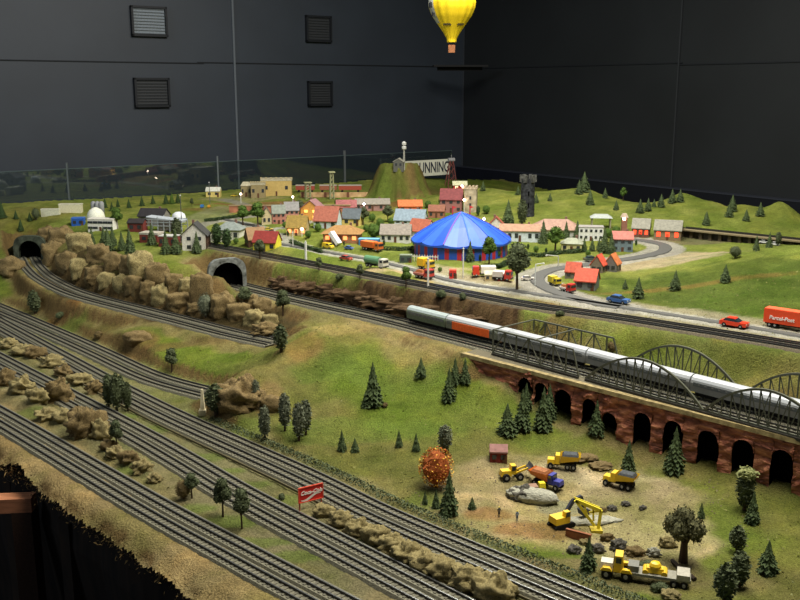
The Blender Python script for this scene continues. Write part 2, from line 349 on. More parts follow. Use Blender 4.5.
# beige strips beside the front tracks
for poly, w, col, st in ((FRONT,.13,(140,130,96),.65),(SECOND,.10,(138,131,98),.6),(MAIN,.09,(140,134,96),.6),(DIV,.08,(136,130,92),.5),(MID,.11,(142,128,84),.8),(UPPER,.12,(146,132,92),.75),(TOWN,.075,(120,116,78),.5)):
    d, _ = pdist(X, Y, poly); kk = sstep((w+n2*.03-d)/.025)*st
    if poly is UPPER: kk = kk*sstep((.6-X)*4+.3)
    CC = mixc(CC, np.tile(c3(*col), (len(X),1)), kk)
e_ = sstep((sE+.15+n2*.03)/.05); CC = mixc(CC, np.tile(c3(160,140,96), (len(X),1)), e_*.8)
for a in ((572,505,.24,.19,(206,190,148),1),(645,535,.15,.13,(200,182,138),.95),(520,515,.15,.14,(198,174,126),.95),(500,480,.12,.08,(168,152,110),.85),(650,500,.12,.08,(172,156,114),.8),(460,520,.1,.1,(160,150,104),.7),
          (650,575,.12,.07,(156,140,100),.9),(530,530,.09,.035,(168,124,80),.75),(490,515,.05,.03,(170,126,80),.7),(560,508,.05,.03,(178,172,150),.7),(700,590,.1,.06,(150,138,92),.6),(560,565,.12,.03,(152,138,96),.9),
          (440,560,.16,.04,(150,140,98),.6),(740,290,.55,.3,(84,102,40),.85),(640,300,.3,.1,(98,114,50),.6),(700,360,.4,.07,(98,112,50),.7),(420,340,.12,.14,(158,140,92),.6),(340,325,.12,.1,(164,146,92),.6),(300,345,.06,.08,(160,124,74),.5),(270,400,.04,.07,(150,122,82),.6),  # dark green at the right hill paints its shaded slope into the colour
          (700,285,.3,.02,(150,118,66),.5),(730,340,.05,.02,(140,110,60),.3),(440,300,.14,.04,(142,104,62),.8),(480,320,.25,.05,(134,96,56),.7),(540,335,.18,.06,(122,100,56),.4),
          (650,262,.26,.13,(182,168,134),.95),(695,255,.14,.16,(184,172,138),.95),(620,268,.14,.05,(182,166,128),.9),
          (30,215,.2,.2,(146,130,74),.4),(290,209,.5,.10,(150,118,70),.75),(240,200,.2,.12,(176,166,120),.8),(210,215,.08,.3,(160,160,120),.7),
          (402,204,.075,.10,(140,100,58),.8),(260,205,.3,.06,(160,112,74),.7),(110,328,.2,.04,(118,102,62),.7),(190,345,.2,.03,(110,94,58),.7),(135,345,.07,.05,(138,108,68),.7),
          (60,316,.1,.03,(120,86,46),.8),(700,240,.25,.1,(120,110,90),.7),(420,272,.2,.05,(196,178,138),.8),(470,281,.14,.06,(200,176,130),.7),(520,285,.08,.05,(200,190,160),.8)):
    paint(*a)
nm_ = fbm(X, Y, 18, 67, 4); CC = mixc(CC, CC*np.array([[1.16,1.10,1.0]]), sstep((nm_-.1)/.25)*.7); CC = mixc(CC, CC*np.array([[.80,.86,.70]]), sstep((-.1-nm_)/.25)*.7)
nm_ = fbm(X, Y, 7, 61, 4); CC = mixc(CC, CC*np.array([[1.16,1.08,1.04]]), sstep((nm_-.05)/.25)*.8); CC = mixc(CC, CC*np.array([[.78,.86,.68]]), sstep((-.05-nm_)/.25)*.8)
_m = [(*gp(px,py,z),z) for px,py,z in ((60,262,.12),(90,280,.12),(130,285,.13),(180,300,.12),(230,312,.1),(265,325,.09))]
_d, _ = pdist(X, Y, _m); CC = mixc(CC, np.tile(c3(66,52,34),(len(X),1)), sstep((.11+n2*.05-_d)/.03)*.85*(Z<.185))  # dark brown ground paints the shade in crevices between the bank boulders
CC = mixc(CC, np.tile(brown, (len(X),1)), sstep((slope-.55+n2*.25)/.35)*.85*(1-.8*sstep((X-.25)/.2)*(Y > 1.9)))
CC = mixc(CC, np.tile(c3(150,128,82), (len(X),1)), sstep((slope-.7+n2*.5)/.3)*.35*(1-.9*sstep((X-.25)/.2)*(Y > 1.9)))
_b = [(*gp(px,py,z),z) for px,py,z in ((272,280,.165),(300,286,.16),(360,297,.155),(420,308,.155),(470,318,.155),(505,326,.155))]
_d, _ = pdist(X, Y, _b); CC = mixc(CC, np.tile(c3(118,132,58),(len(X),1)), sstep((.13-_d)/.02)*.85*(Z>.158)); CC = mixc(CC, np.tile(c3(96,74,50),(len(X),1)), sstep((.05+n2*.035-_d)/.018)*.95)
CC = mixc(CC, np.tile(c3(52,38,26),(len(X),1)), sstep((.04+n2*.05-_d)/.02)*sstep((n3+.1)/.3)*.8)
for a_ in ((378,190,.06,.06),(384,178,.05,.05),(423,192,.05,.06),(400,171,.07,.04),(373,196,.05,.05),(150,429,.055,.022),(128,416,.03,.015),(205,458,.05,.02),(228,471,.05,.02),(250,484,.04,.015),(196,508,.05,.02),(225,522,.06,.02),(262,542,.06,.018),(292,556,.05,.018),(40,410,.06,.03),(90,428,.05,.02),(20,372,.05,.015),(130,470,.05,.02),(290,500,.03,.02),(60,330,.08,.03),(430,500,.05,.04),(360,430,.2,.06),(330,370,.1,.06),(390,380,.15,.05),(250,432,.05,.04)):
    paint(*a_, (108,128,52), .6, .7)
# roads
_d, _ = pdist(X, Y, ROAD); CC = mixc(CC, np.tile(c3(176,166,134),(len(X),1)), sstep((.095+n2*.015-_d)/.02)*.85*(X>.1))
for poly, w, col in ((BACKROAD,.04,(160,158,140)),(ROAD,.042,(190,188,172)),(LOOP,.07,(176,172,158)),(LANE,.028,(180,178,162))):
    d, _ = pdist(X, Y, poly); CC = mixc(CC, np.tile(c3(*col), (len(X),1)), sstep((w+n2*.002-d)/.007)*.92)
CC = np.clip(CC*(1+.26*n2+.18*n3)[:,None], 0, 1)
idx = np.arange(nx*ny).reshape(ny, nx)
q4 = np.stack([idx[:-1,:-1], idx[:-1,1:], idx[1:,1:], idx[1:,:-1]], -1).reshape(-1, 4)
q4 = q4[keep[q4].all(1)]
used = np.zeros(nx*ny, bool); used[q4.ravel()] = True; remap = np.cumsum(used)-1; q4 = remap[q4]
V = np.stack([X, Y, Z+(.0016*n3+.0022*fbm(X,Y,90,41,2))*np.where(used,1,1)], -1)[used]; Cc = CC[used]
me = bpy.data.meshes.new('landscape'); me.vertices.add(len(V)); me.vertices.foreach_set('co', V.ravel()); me.loops.add(q4.size); me.loops.foreach_set('vertex_index', q4.ravel().astype(np.int32))
me.polygons.add(len(q4)); me.polygons.foreach_set('loop_start', np.arange(0, q4.size, 4, dtype=np.int32)); me.polygons.foreach_set('use_smooth', np.ones(len(q4), bool)); me.update(calc_edges=True)
at = me.color_attributes.new('ground', 'FLOAT_COLOR', 'POINT'); at.data.foreach_set('color', np.hstack([Cc, np.ones((len(Cc),1))]).ravel().astype(np.float32))
m = bpy.data.materials.new('scenic_turf'); m.use_nodes = True; nt = m.node_tree; N, L = nt.nodes, nt.links; bs = N['Principled BSDF']; bs.inputs['Roughness'].default_value = .95; bs.inputs['Specular IOR Level'].default_value = .1
ca = N.new('ShaderNodeAttribute'); ca.attribute_name = 'ground'; tc = N.new('ShaderNodeTexCoord')
nz = N.new('ShaderNodeTexNoise'); nz.inputs['Scale'].default_value = 260; nz.inputs['Detail'].default_value = 5; nz.inputs['Roughness'].default_value = .7; L.new(tc.outputs['Object'], nz.inputs['Vector'])
nb = N.new('ShaderNodeTexNoise'); nb.inputs['Scale'].default_value = 45; nb.inputs['Detail'].default_value = 6; nb.inputs['Roughness'].default_value = .7; L.new(tc.outputs['Object'], nb.inputs['Vector'])
mr = N.new('ShaderNodeMapRange'); mr.inputs['From Min'].default_value = .3; mr.inputs['From Max'].default_value = .7; mr.inputs['To Min'].default_value = .55; mr.inputs['To Max'].default_value = 1.35; L.new(nz.outputs[0], mr.inputs['Value'])
mr2 = N.new('ShaderNodeMapRange'); mr2.inputs['From Min'].default_value = .3; mr2.inputs['From Max'].default_value = .7; mr2.inputs['To Min'].default_value = .72; mr2.inputs['To Max'].default_value = 1.22; L.new(nb.outputs[0], mr2.inputs['Value'])
mm = N.new('ShaderNodeMath'); mm.operation = 'MULTIPLY'; L.new(mr.outputs[0], mm.inputs[0]); L.new(mr2.outputs[0], mm.inputs[1])
vm = N.new('ShaderNodeVectorMath'); vm.operation = 'SCALE'; L.new(ca.outputs['Color'], vm.inputs[0]); L.new(mm.outputs[0], vm.inputs['Scale']); L.new(vm.outputs[0], bs.inputs['Base Color'])
bp = N.new('ShaderNodeBump'); bp.inputs['Strength'].default_value = .9; bp.inputs['Distance'].default_value = .007; L.new(mm.outputs[0], bp.inputs['Height']); L.new(bp.outputs[0], bs.inputs['Normal'])
me.materials.append(m); land = put('landscape_ground', me); struct(land)
# front fascia of the table
mf = mat('stained_fascia', (30,22,15), rough=.85, noise=.5, scale=8, stretch=(6,6,1), dark=(9,7,5))
A = E0-ED*2.2-EN*.0; Bq = E0+ED*3.2
mb = MB(); nseg = 60
for i in range(nseg+1):
    q = A+(Bq-A)*i/nseg+EN*(.006*math.sin(i*2.1)+.004*math.sin(i*5.3)-.016)
    mb.v += [(q[0],q[1],-.028),(q[0]+EN[0]*.006,q[1]+EN[1]*.006,-.12),(q[0]-EN[0]*.03,q[1]-EN[1]*.03,-.4),(q[0]-EN[0]*.03,q[1]-EN[1]*.03,-.95)]
for i in range(nseg):
    for j in range(3): a = i*4+j; mb.f.append((a, a+1, a+5, a+4))
struct(mb.build('trim_19', mf))
mb = MB()
for i in range(-4,9):
    q = E0+ED*(i*.28)-EN*.02; mb.box((q[0],q[1],-.5),(.045,.03,.86), math.atan2(ED[1],ED[0]))
struct(mb.build('trim_20', mat('fascia_batten', (38,28,18), noise=.4, dark=(14,10,7), scale=12)))
# shaggy scrub hanging over the front edge
mb = MB()
for i in range(4200):
    s = rnd.uniform(-.3, 1.9); q = E0+ED*s+EN*rnd.gauss(.004,.009); z = hz(q[0], q[1]) if i % 6 == 0 else z if i else 0
    l = rnd.uniform(.002,.006); a = rnd.uniform(0,6.28); c, s_ = math.cos(a)*l, math.sin(a)*l; zz = z-rnd.uniform(-.002,.012)
    mb.add([(q[0]-c*.4,q[1]-s_*.4,zz),(q[0]+c*.4,q[1]+s_*.4,zz),(q[0]+c,q[1]+s_,zz-l*rnd.uniform(-.6,1.6))], [(0,1,2)])
tag(mb.build('dry_scrub', mat('dry_scrub_fibre', (150,126,80), dark=(84,68,40), scale=60)), 'frayed straw-coloured scrub hanging over the table edge', 'scrub', kind='stuff')
# wooden rail beside the table
p0 = Vector((*gp(34,502,-.07),-.07)); p1 = p0+Vector((-.55,-.03,-.012))
t = thing('wooden_rail', p0, 0, 'brown wooden rail meeting the table edge, lower left corner', 'rail')
mb = MB(); mb.bar((0,0,0), p1-p0, .035, .03); mb.build('rail_beam', mat('rail_wood', (176,118,84), noise=.25, scale=20, stretch=(1,14,14), rough=.5), t)
mb = MB(); mb.box((-.02,0,-.45),(.04,.04,.87)); mb.build('rail_post', mat('rail_post_dark', (60,42,30), noise=.3), t)

# ---------------------------------------------------------------- railway tracks
m_ball = mat('ballast', (116,113,95), rough=.95, noise=.5, scale=500, bump=.5, dark=(82,80,68)); m_slp = mat('sleepers', (100,97,82), rough=.9, noise=.3, dark=(84,81,69))
m_rail = mat('rail_steel', (40,38,35), rough=.45, noise=.15, metal=.3, spec=.6); m_railtop = mat('rail_top', (205,208,205), rough=.22, noise=.1, metal=.9)
m_gball = mat('town_ballast', (112,104,86), rough=.95, noise=.4, scale=500, dark=(76,68,54))
def resample(poly, step):
    P = [Vector(p) for p in poly]; out = [P[0]]; acc = 0
    for a, b in zip(P[:-1], P[1:]):
        d = (b-a).length
        while acc+d >= step:
            k = (step-acc)/d; a = a+(b-a)*k; out.append(a.copy()); d = (b-a).length; acc = 0
        acc += d
    return out
def tangents(P): return [((P[min(i+1,len(P)-1)]-P[max(i-1,0)])*Vector((1,1,0))).normalized() for i in range(len(P))]
def ribbon(P, T, off0, off1, z0, z1=None, skirt=0):
    mb = MB(); z1 = z0 if z1 is None else z1; row = [(off0-.0034,-skirt),(off0,z0),(off1,z1),(off1+.0034,-skirt)] if skirt else [(off0,z0),(off1,z1)]
    n = len(row)
    for p, t in zip(P, T):
        s = Vector((-t.y, t.x, 0))
        for o, z in row: mb.v.append(tuple(p+s*o+Vector((0,0,z))))
    for i in range(len(P)-1):
        for j in range(n-1): a = i*n+j; mb.f.append((a, a+n, a+n+1, a+1))
    return mb
def sweep(P, T, o, w, h, z0):
    mb = MB()
    for p, t in zip(P, T):
        s = Vector((-t.y, t.x, 0))
        for a, z in ((-w/2,z0),(-w/2,z0+h),(w/2,z0+h),(w/2,z0)): mb.v.append(tuple(p+s*(o+a)+Vector((0,0,z))))
    for i in range(len(P)-1):
        for j in range(4): a, b = i*4+j, i*4+(j+1)%4; mb.f.append((a, b, b+4, a+4))
    n = len(P)*4; mb.f += [(0,3,2,1),(n-4,n-3,n-2,n-1)]
    return mb
def track(poly, off, label, sl=.0115, ball=None, group='railway tracks', gauge=.0170, bw=.0175, trim=0):
    P0 = resample(poly, sl); T0 = tangents(P0)
    P = [p+Vector((-t.y,t.x,0))*off for p, t in zip(P0, T0)]; T = tangents(P)
    if trim: P, T = P[trim:], T[trim:]
    o = P[0]; t_ = thing('railway_track', o-Vector((0,0,.0014)), 0, label, 'railway track', group); Q = [p-o for p in P]
    ribbon(Q, T, -bw, bw, .0045, skirt=.002).build('track_bed', ball or m_ball, t_)
    mb = MB()
    for q, t in zip(Q, T): mb.box(q+Vector((0,0,.0045)), (.0048,min(.031,bw*1.7),.0025), math.atan2(t.y,t.x))
    mb.build('sleepers', m_slp, t_)
    Q2, T2 = Q[::2]+[Q[-1]], T[::2]+[T[-1]]
    for s in (-1, 1):
        r = sweep(Q2, T2, s*gauge/2, .0026, .0034, .0056).build('rail', m_rail, t_)
        sweep(Q2, T2, s*gauge/2, .0012, .0004, .0090).build('rail_top', m_railtop, r)
    return t_
track(FRONT, .0215, 'rear track of the pair nearest the front table edge'); track(FRONT, -.0215, 'track running closest to the front table edge')
track(SECOND, .0215, 'rear track of the second pair, behind the front row of tan rocks'); track(SECOND, -.0215, 'front track of the second pair, just behind the front tan rocks')
track(MAIN, .0215, 'rear track of the pair passing along the dark green hedge'); track(MAIN, -.0215, 'front track of the pair passing behind the red billboard')
track(DIV, .0235, 'outer track of the pair curving off toward the white obelisk post'); track(DIV, -.0235, 'inner track of the pair curving off toward the white obelisk post')
track(MID, .025, 'track nearest the boulder bank leaving the far left tunnel'); track(MID, -.025, 'outer track of the curve leaving the far left tunnel')
tk1 = track(UPPER, .0235, 'track under the silver train out of the stone tunnel'); track(UPPER, -.0235, 'empty track in front of the train over the brick arcade')
track(TOWN, .0175, 'rear track of the pair between road and dark bank below the town', ball=m_gball, gauge=.0145, bw=.0138); track(TOWN, -.0175, 'front track of the pair along the green bank top below the town', ball=m_gball, gauge=.0145, bw=.0138)
# low kerb in front of the main tracks
PP = resample(MAIN, .03); TT = tangents(PP); o = PP[0]; tag(sweep([p-o for p in PP], TT, -.052, .0018, .005, 0).build('track_kerb', mat('kerb_strip', (96,88,64)), None, loc=o), 'thin tan kerb strip in front of the track behind the billboard', 'kerb')
# road slot lanes
for poly, nm, lab, off in ((ROAD,'road_lane','dark grey lane strip of the long road between tracks and circus',0),(LOOP,'road_lane','dark asphalt loop road curving round the red-roofed hamlet',0)):
    PP = resample(poly, .02); TT = tangents(PP); o = PP[0].copy(); w = .010 if poly is ROAD else .020
    mb = ribbon([p-o for p in PP], TT, -w, w, .0005, skirt=.004); tag(mb.build(nm, mat('asphalt', (84,84,80), noise=.2), None, loc=o), lab, 'road')

# ---------------------------------------------------------------- brick arcade wall
S_END = 3.0 if False else (WB-WA)@WD
wz = .121
ar = []
for px, t_, b_, w in ARCH:
    s, zt = wallpt(px, t_); sb, zb = wallpt(px, b_+3); s0, _ = wallpt(px-w/2, t_+10); s1, _ = wallpt(px+w/2, t_+10); ar.append(((s0+s1)/2, (s1-s0)/2, zt, zb-.02))
def brick_mat():
    m = bpy.data.materials.new('carved_brick'); m.use_nodes = True; nt = m.node_tree; N, L = nt.nodes, nt.links; bs = N['Principled BSDF']; bs.inputs['Roughness'].default_value = .9
    tc = N.new('ShaderNodeTexCoord'); n1_ = N.new('ShaderNodeTexNoise'); n1_.inputs['Scale'].default_value = 60; n1_.inputs['Detail'].default_value = 6
    mp = N.new('ShaderNodeMapping'); mp.inputs['Scale'].default_value = (.6,.6,1.8); L.new(tc.outputs['Object'], mp.inputs[0]); L.new(mp.outputs[0], n1_.inputs[0])
    cr = N.new('ShaderNodeValToRGB'); e = cr.color_ramp.elements; e[0].position = .32; e[0].color = (*srgb((92,52,38)),1); e[1].position = .66; e[1].color = (*srgb((198,132,96)),1)
    x = cr.color_ramp.elements.new(.5); x.color = (*srgb((150,88,64)),1); L.new(n1_.outputs[0], cr.inputs[0]); L.new(cr.outputs[0], bs.inputs['Base Color'])
    bp_ = N.new('ShaderNodeBump'); bp_.inputs['Distance'].default_value = .012; bp_.inputs['Strength'].default_value = .9; L.new(n1_.outputs[0], bp_.inputs['Height']); L.new(bp_.outputs[0], bs.inputs['Normal']); return m
aw = thing('brick_arcade', (WA[0],WA[1],0), math.atan2(WD[1],WD[0]), 'long red-brown brick arcade wall carrying the bridge tracks, with dark round arches', 'viaduct')
FY = -.034      # face offset toward viewer (local -Y)
cols = []
def zlow_base(s): 
    q = WA+WD*s+WN*.04; return hz(q[0], q[1])-.03
s = 0.0; edges = sorted([(c-h, 'in', i) for i, (c, h, _, _) in enumerate(ar)]+[(c+h, 'out', i) for i, (c, h, _, _) in enumerate(ar)])
ss = list(np.arange(0, S_END, .012))
base = {}
def arch_z(i, s):
    c, h, zt, zb = ar[i]; k = min(1, abs(s-c)/h); spring = zt-h*1.0; return spring+(zt-spring)*math.sqrt(max(0, 1-k*k))
for i, (c, h, zt, zb) in enumerate(ar): ss = [v for v in ss if not (c-h <= v <= c+h)]
for v in ss: cols.append((v, None))
for i, (c, h, zt, zb) in enumerate(ar):
    for kx in range(13): cols.append((c-h+2*h*kx/12, i))
    cols.append((c-h-1e-5, None)); cols.append((c+h+1e-5, None))
cols.sort(key=lambda v: v[0]); NR = 14; mb = MB()
for s, i in cols:
    zl = zlow_base(s) if i is None else arch_z(i, s)
    for r in range(NR+1):
        z = zl+(wz-zl)*r/NR; kk = 1-r/NR
        n_ = mnoise(Vector((s*26, z*60, 1.3)))*.007+mnoise(Vector((s*70, z*130, 5)))*.005
        if i is not None and r == 0: n_ = 0
        mb.v.append((s, FY-n_-.004*kk, z))
for a in range(len(cols)-1):
    if cols[a+1][0]-cols[a][0] < 2e-5 and (cols[a][1] is None) != (cols[a+1][1] is None): continue
    for r in range(NR): q = a*(NR+1)+r; mb.f.append((q, q+NR+1, q+NR+2, q+1))
bm_ = brick_mat(); mb.build('brick_face', bm_, aw)
mb = MB()
PPl = np.arange(0, S_END, .03)
for s in PPl: 
    e = mnoise(Vector((s*30,2,2)))*.003; mb.v += [(s, FY-.006+e, wz-.006),(s, FY-.005+e, wz+.003),(s, FY+.014+e, wz+.001)]
for a in range(len(PPl)-1):
    for r in range(2): q = a*3+r; mb.f.append((q, q+3, q+4, q+1))
mb.build('ledge', mat('sandy_ledge', (150,134,92), noise=.3, scale=90, dark=(112,98,64)), aw)
mb = MB(); mb.v = [(0,FY+.012,wz+.0008),(S_END,FY+.012,wz+.0008),(S_END,.03,wz+.0008),(0,.03,wz+.0008)]; mb.f = [(0,1,2,3)]; mb.build('ballast_shelf', mat('ballast_dark', (96,90,72), rough=.95, noise=.4, scale=500), aw)
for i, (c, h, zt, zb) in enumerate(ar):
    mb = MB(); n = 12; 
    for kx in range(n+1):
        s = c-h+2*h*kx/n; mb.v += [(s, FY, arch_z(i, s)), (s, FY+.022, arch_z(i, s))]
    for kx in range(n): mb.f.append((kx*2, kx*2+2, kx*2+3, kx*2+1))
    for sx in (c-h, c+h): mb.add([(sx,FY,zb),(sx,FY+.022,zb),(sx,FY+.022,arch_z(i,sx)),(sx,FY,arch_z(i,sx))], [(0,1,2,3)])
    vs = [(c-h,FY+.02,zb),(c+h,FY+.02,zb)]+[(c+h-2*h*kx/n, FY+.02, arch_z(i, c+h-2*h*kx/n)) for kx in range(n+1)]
    mb.add(vs, [tuple(range(len(vs)))]); mb.build('arch_shade_panel', mat_black, aw)  # black lining and back plate paint the dark depth of each arch

# ---------------------------------------------------------------- bridges
m_br = mat('bridge_grey_green', (86,88,74), rough=.6, noise=.2)
PU = resample(UPPER, .01); TU = tangents(PU)
def at_px(px):     # index of the upper deck centre line under this pixel column
    best = min(range(len(PU)), key=lambda i: abs((PU[i].x/(PU[i].y*cp+(EYE-.12)*sp))*F+400-px)); return best
def truss(i0, i1, hgt, kind, n, label):
    a, b = PU[i0], PU[i1]; mid = (a+b)/2; d = (b-a).normalized(); ang = math.atan2(d.y, d.x); Lh = (b-a).length/2
    t = thing('truss_bridge', (mid.x,mid.y,.127), ang, label, 'bridge', 'steel bridges over the arcade')
    for sy, nm in ((-.052,'near_truss'),(.098,'far_truss')):
        mb = MB()
        def topz(x): return hgt*(1-(x/Lh)**2) if kind == 'arch' else hgt
        xs = [-Lh+2*Lh*k/n for k in range(n+1)]
        mb.bar((-Lh,sy,.001),(Lh,sy,.001),.004,.005)
        if kind == 'arch':
            m2 = n*2; xx = [-Lh+2*Lh*k/m2 for k in range(m2+1)]
            for p, q in zip(xx[:-1], xx[1:]): mb.bar((p,sy,topz(p)),(q,sy,topz(q)),.0045,.0045)
            xs_in = xs[1:-1]
            for k_, x in enumerate(xs_in):
                mb.bar((x,sy,0),(x,sy,topz(x)),.0022,.0022)
                nx_ = xs[k_+2] if x < 0 else xs[k_]
                if 0 <= k_+2 < len(xs) and k_ < len(xs): mb.bar((x,sy,topz(x)) ,(nx_ if x<0 else nx_,sy,0),.0016,.0016)
        else:
            mb.bar((xs[0],sy,hgt),(xs[-2]+.5*(xs[1]-xs[0]),sy,hgt),.0035,.0035)
            for k_, x in enumerate(xs):
                if k_ < n: mb.bar((x,sy,0),(x,sy,hgt),.0028,.0028)
                if k_ < n-1: mb.bar((x,sy,hgt if k_%2 else 0),(xs[k_+1],sy,0 if k_%2 else hgt),.002,.002)
            mb.bar((xs[-2]+.5*(xs[1]-xs[0]),sy,hgt),(xs[-1],sy,0),.003,.003)
        mb.build(nm, m_br, t)
    if kind != 'arch':
        mb = MB()
        for x in (-Lh, 0): mb.bar((x,-.052,hgt),(x,.098,hgt),.0025,.0025)
        mb.build('cross_brace', m_br, t)
    mb = MB()
    for sy in (-.054,.100): mb.box((0,sy,-.003),(2*Lh,.006,.006))
    mb.build('deck_girder', mat('girder_dark', (52,50,44)), t)
truss(at_px(506), at_px(594), .058, 'flat', 7, 'straight lattice truss bridge left of the arched bridges')
truss(at_px(599), at_px(717), .074, 'arch', 14, 'arched steel bridge in the middle of the arcade, beside the straight truss')
truss(at_px(719), at_px(850), .074, 'arch', 14, 'arched steel bridge at the right end, cut by the frame edge')

# ---------------------------------------------------------------- train
m_un = mat('underframe', (22,20,19), rough=.8)
PT_ = [p+Vector((-t.y,t.x,0))*.0235 for p, t in zip(PU, TU)]
def coach(i0, i1, body, roof, label, kindn='coach', band=None):
    a, b = PT_[i0], PT_[i1]; mid = (a+b)/2; d = (b-a).normalized(); Ln = (b-a).length-.004
    t = thing('passenger_coach' if kindn == 'coach' else 'locomotive', (mid.x,mid.y,.1295), math.atan2(d.y,d.x), label, 'train', 'silver train' )
    w = .016
    prof = [(-w,.010),(-w-.001,.028),(-w+.0015,.034),(w-.0015,.034),(w+.001,.028),(w,.010)]
    mb = MB(); mb.prism(prof, -Ln/2, Ln/2); mb.build('body', body, t)
    prof = [(-w+.0012,.0338),(-w+.005,.0395),(-.004,.0425),(.004,.0425),(w-.005,.0395),(w-.0012,.0338)]
    mb = MB(); mb.prism(prof, -Ln/2, Ln/2); mb.build('roof', roof, t)
    nwin = int(Ln/.016)
    for sy in (-1, 1):
        mb = MB(); mb.box((0, sy*(w+.0003), .0265),(Ln*.95,.0012,.0082))
        for k in range(nwin): mb.box((-Ln/2+.012+k*.0155, sy*(w+.0009), .0265),(.0105,.0012,.007))
        mb.build('window_row', mat('coach_glass', (92,97,98), rough=.25), t)
    if band:
        mb = MB(); mb.box((Ln*.0,-w-.0020,.0215),(Ln*.72,.0012,.020)); mb.build('orange_band', band, t)
    mb = MB(); mb.box((0,0,.0065),(Ln*.94,.020,.007)); mb.build('underframe', m_un, t)
    for sx in (-1, 1):
        mb = MB(); mb.box((sx*Ln*.36,0,.004),(.034,.024,.005))
        for wx in (-.011,.011):
            for sy in (-.0095,.0095): mb.tube((sx*Ln*.36+wx,sy-.0015,.0045),(sx*Ln*.36+wx,sy+.0015,.0045),.005,10)
        mb.build('bogie', m_un, t)
iA = at_px(403); step = int(.27/.01)
sil = mat('coach_silver', (128,130,127), rough=.4, spec=.5, noise=.06); silr = mat('coach_roof', (172,176,178), rough=.35, noise=.05, spec=.5)
coach(iA, iA+15, mat('loco_green', (96,106,84), noise=.15), mat('loco_roof', (160,172,170), rough=.3), 'green locomotive with a pale roof leading the train', 'loco')
coach(iA+15, iA+33, mat('coach_grey_green', (110,114,98), noise=.1), silr, 'grey coach with an orange side band behind the locomotive', 'coach', mat('orange_band', (226,96,38), rough=.5))
i_ = iA+33; n_ = 0
labs = ['silver coach entering the straight truss bridge','silver coach leaving the straight truss bridge','silver coach under the first half of the middle arch','silver coach under the end of the middle arch','silver coach under the right end arch','silver coach at the frame edge, last visible of the train']
while i_+step < len(PT_)-1 and n_ < 6: coach(i_, i_+step, sil, silr, labs[n_]); i_ += step; n_ += 1

# ---------------------------------------------------------------- tunnel portals
m_st = mat('portal_stone', (118,122,118), noise=.35, scale=70, bump=.6, dark=(64,66,60)); m_cliff = mat('cliff_ochre', (132,104,66), noise=.35, scale=45, bump=.7, dark=(104,70,40))
def portal(p, ang, w, h, th, label, stone, wings):
    t = thing('tunnel_portal', p, ang, label, 'tunnel')      # local -X faces out
    n = 20; mb = MB(); pts_i = []; pts_o = []
    sp_ = h-w
    for k in range(n+1):
        a = math.pi*k/n; pts_i.append((w*math.cos(a), sp_+w*math.sin(a))); ca_, sa_ = math.cos(a), math.sin(a); q_ = (abs(ca_)**3.4+abs(sa_)**3.4)**(-1/3.4); pts_o.append(((w+th)*ca_*q_, sp_+(w+th)*sa_*q_))
    pts_i = [(w,0)]+pts_i+[(-w,0)]; pts_o = [(w+th,0)]+pts_o+[(-w-th,0)]
    for x in (-.008, .012):
        for (a, b), (c, d) in zip(pts_i, pts_o): mb.v += [(x, a, b), (x, c, d)]
    m_ = len(pts_i)*2
    for k in range(len(pts_i)-1):
        a = k*2; mb.f += [(a,a+2,a+3,a+1),(a+1,a+3,m_+a+3,m_+a+1),(a,m_+a,m_+a+2,a+2),(m_+a,m_+a+1,m_+a+3,m_+a+2)]
    mb.build('arch_ring', stone, t)
    mb = MB(); Q = pts_i; 
    for x in (-.004, .03):
        for a, b in Q: mb.v.append((x, a, b))
    k_ = len(Q); mb.f += [(i, i+1, k_+i+1, k_+i) for i in range(k_-1)]+[tuple(range(k_, 2*k_))]
    mb.build('bore_shade_recess', mat_black, t)  # shallow recess coloured black to stand for the darkness inside the tunnel
    for sy, wl, hh, m_w in wings:
        mb = MB(); gx_ = 10
        for i in range(gx_+1):
            for j in range(9):
                y_ = sy*(w+th*.5+wl*i/gx_); z_ = (hh*(1-.45*i/gx_))*j/8-.02; mb.v.append((.004+.012*i/gx_*3+mnoise(Vector((i*.8,j*.8,3+sy)))*.008, y_, z_))
        for i in range(gx_):
            for j in range(8): a = i*9+j; mb.f.append((a,a+9,a+10,a+1))
        mb.build('wing_wall', m_w, t, sm=True)
    return t
def dir_of(P, i): d = Vector(P[i+1])-Vector(P[i]); return math.atan2(d.y, d.x)
p = Vector((*gp(230,289,.12),.12)); portal(p+Vector((-.01,.012,0)), R(118), .050, .086, .013, 'grey stone tunnel portal above the lower track, beside an ochre cliff', m_st, [(1,.05,.08,m_cliff),(-1,.02,.06,m_cliff)])
p = Vector((*gp(31,259,.08),.08)); portal(p, R(92), .044, .076, .02, 'dark mossy tunnel portal at the far left of the layout', mat('portal_moss', (66,72,58), noise=.4, scale=60, dark=(36,42,32)), [(1,.06,.085,mat('portal_moss_wing',(60,68,50),noise=.4,scale=60)),(-1,.03,.08,m_cliff)])

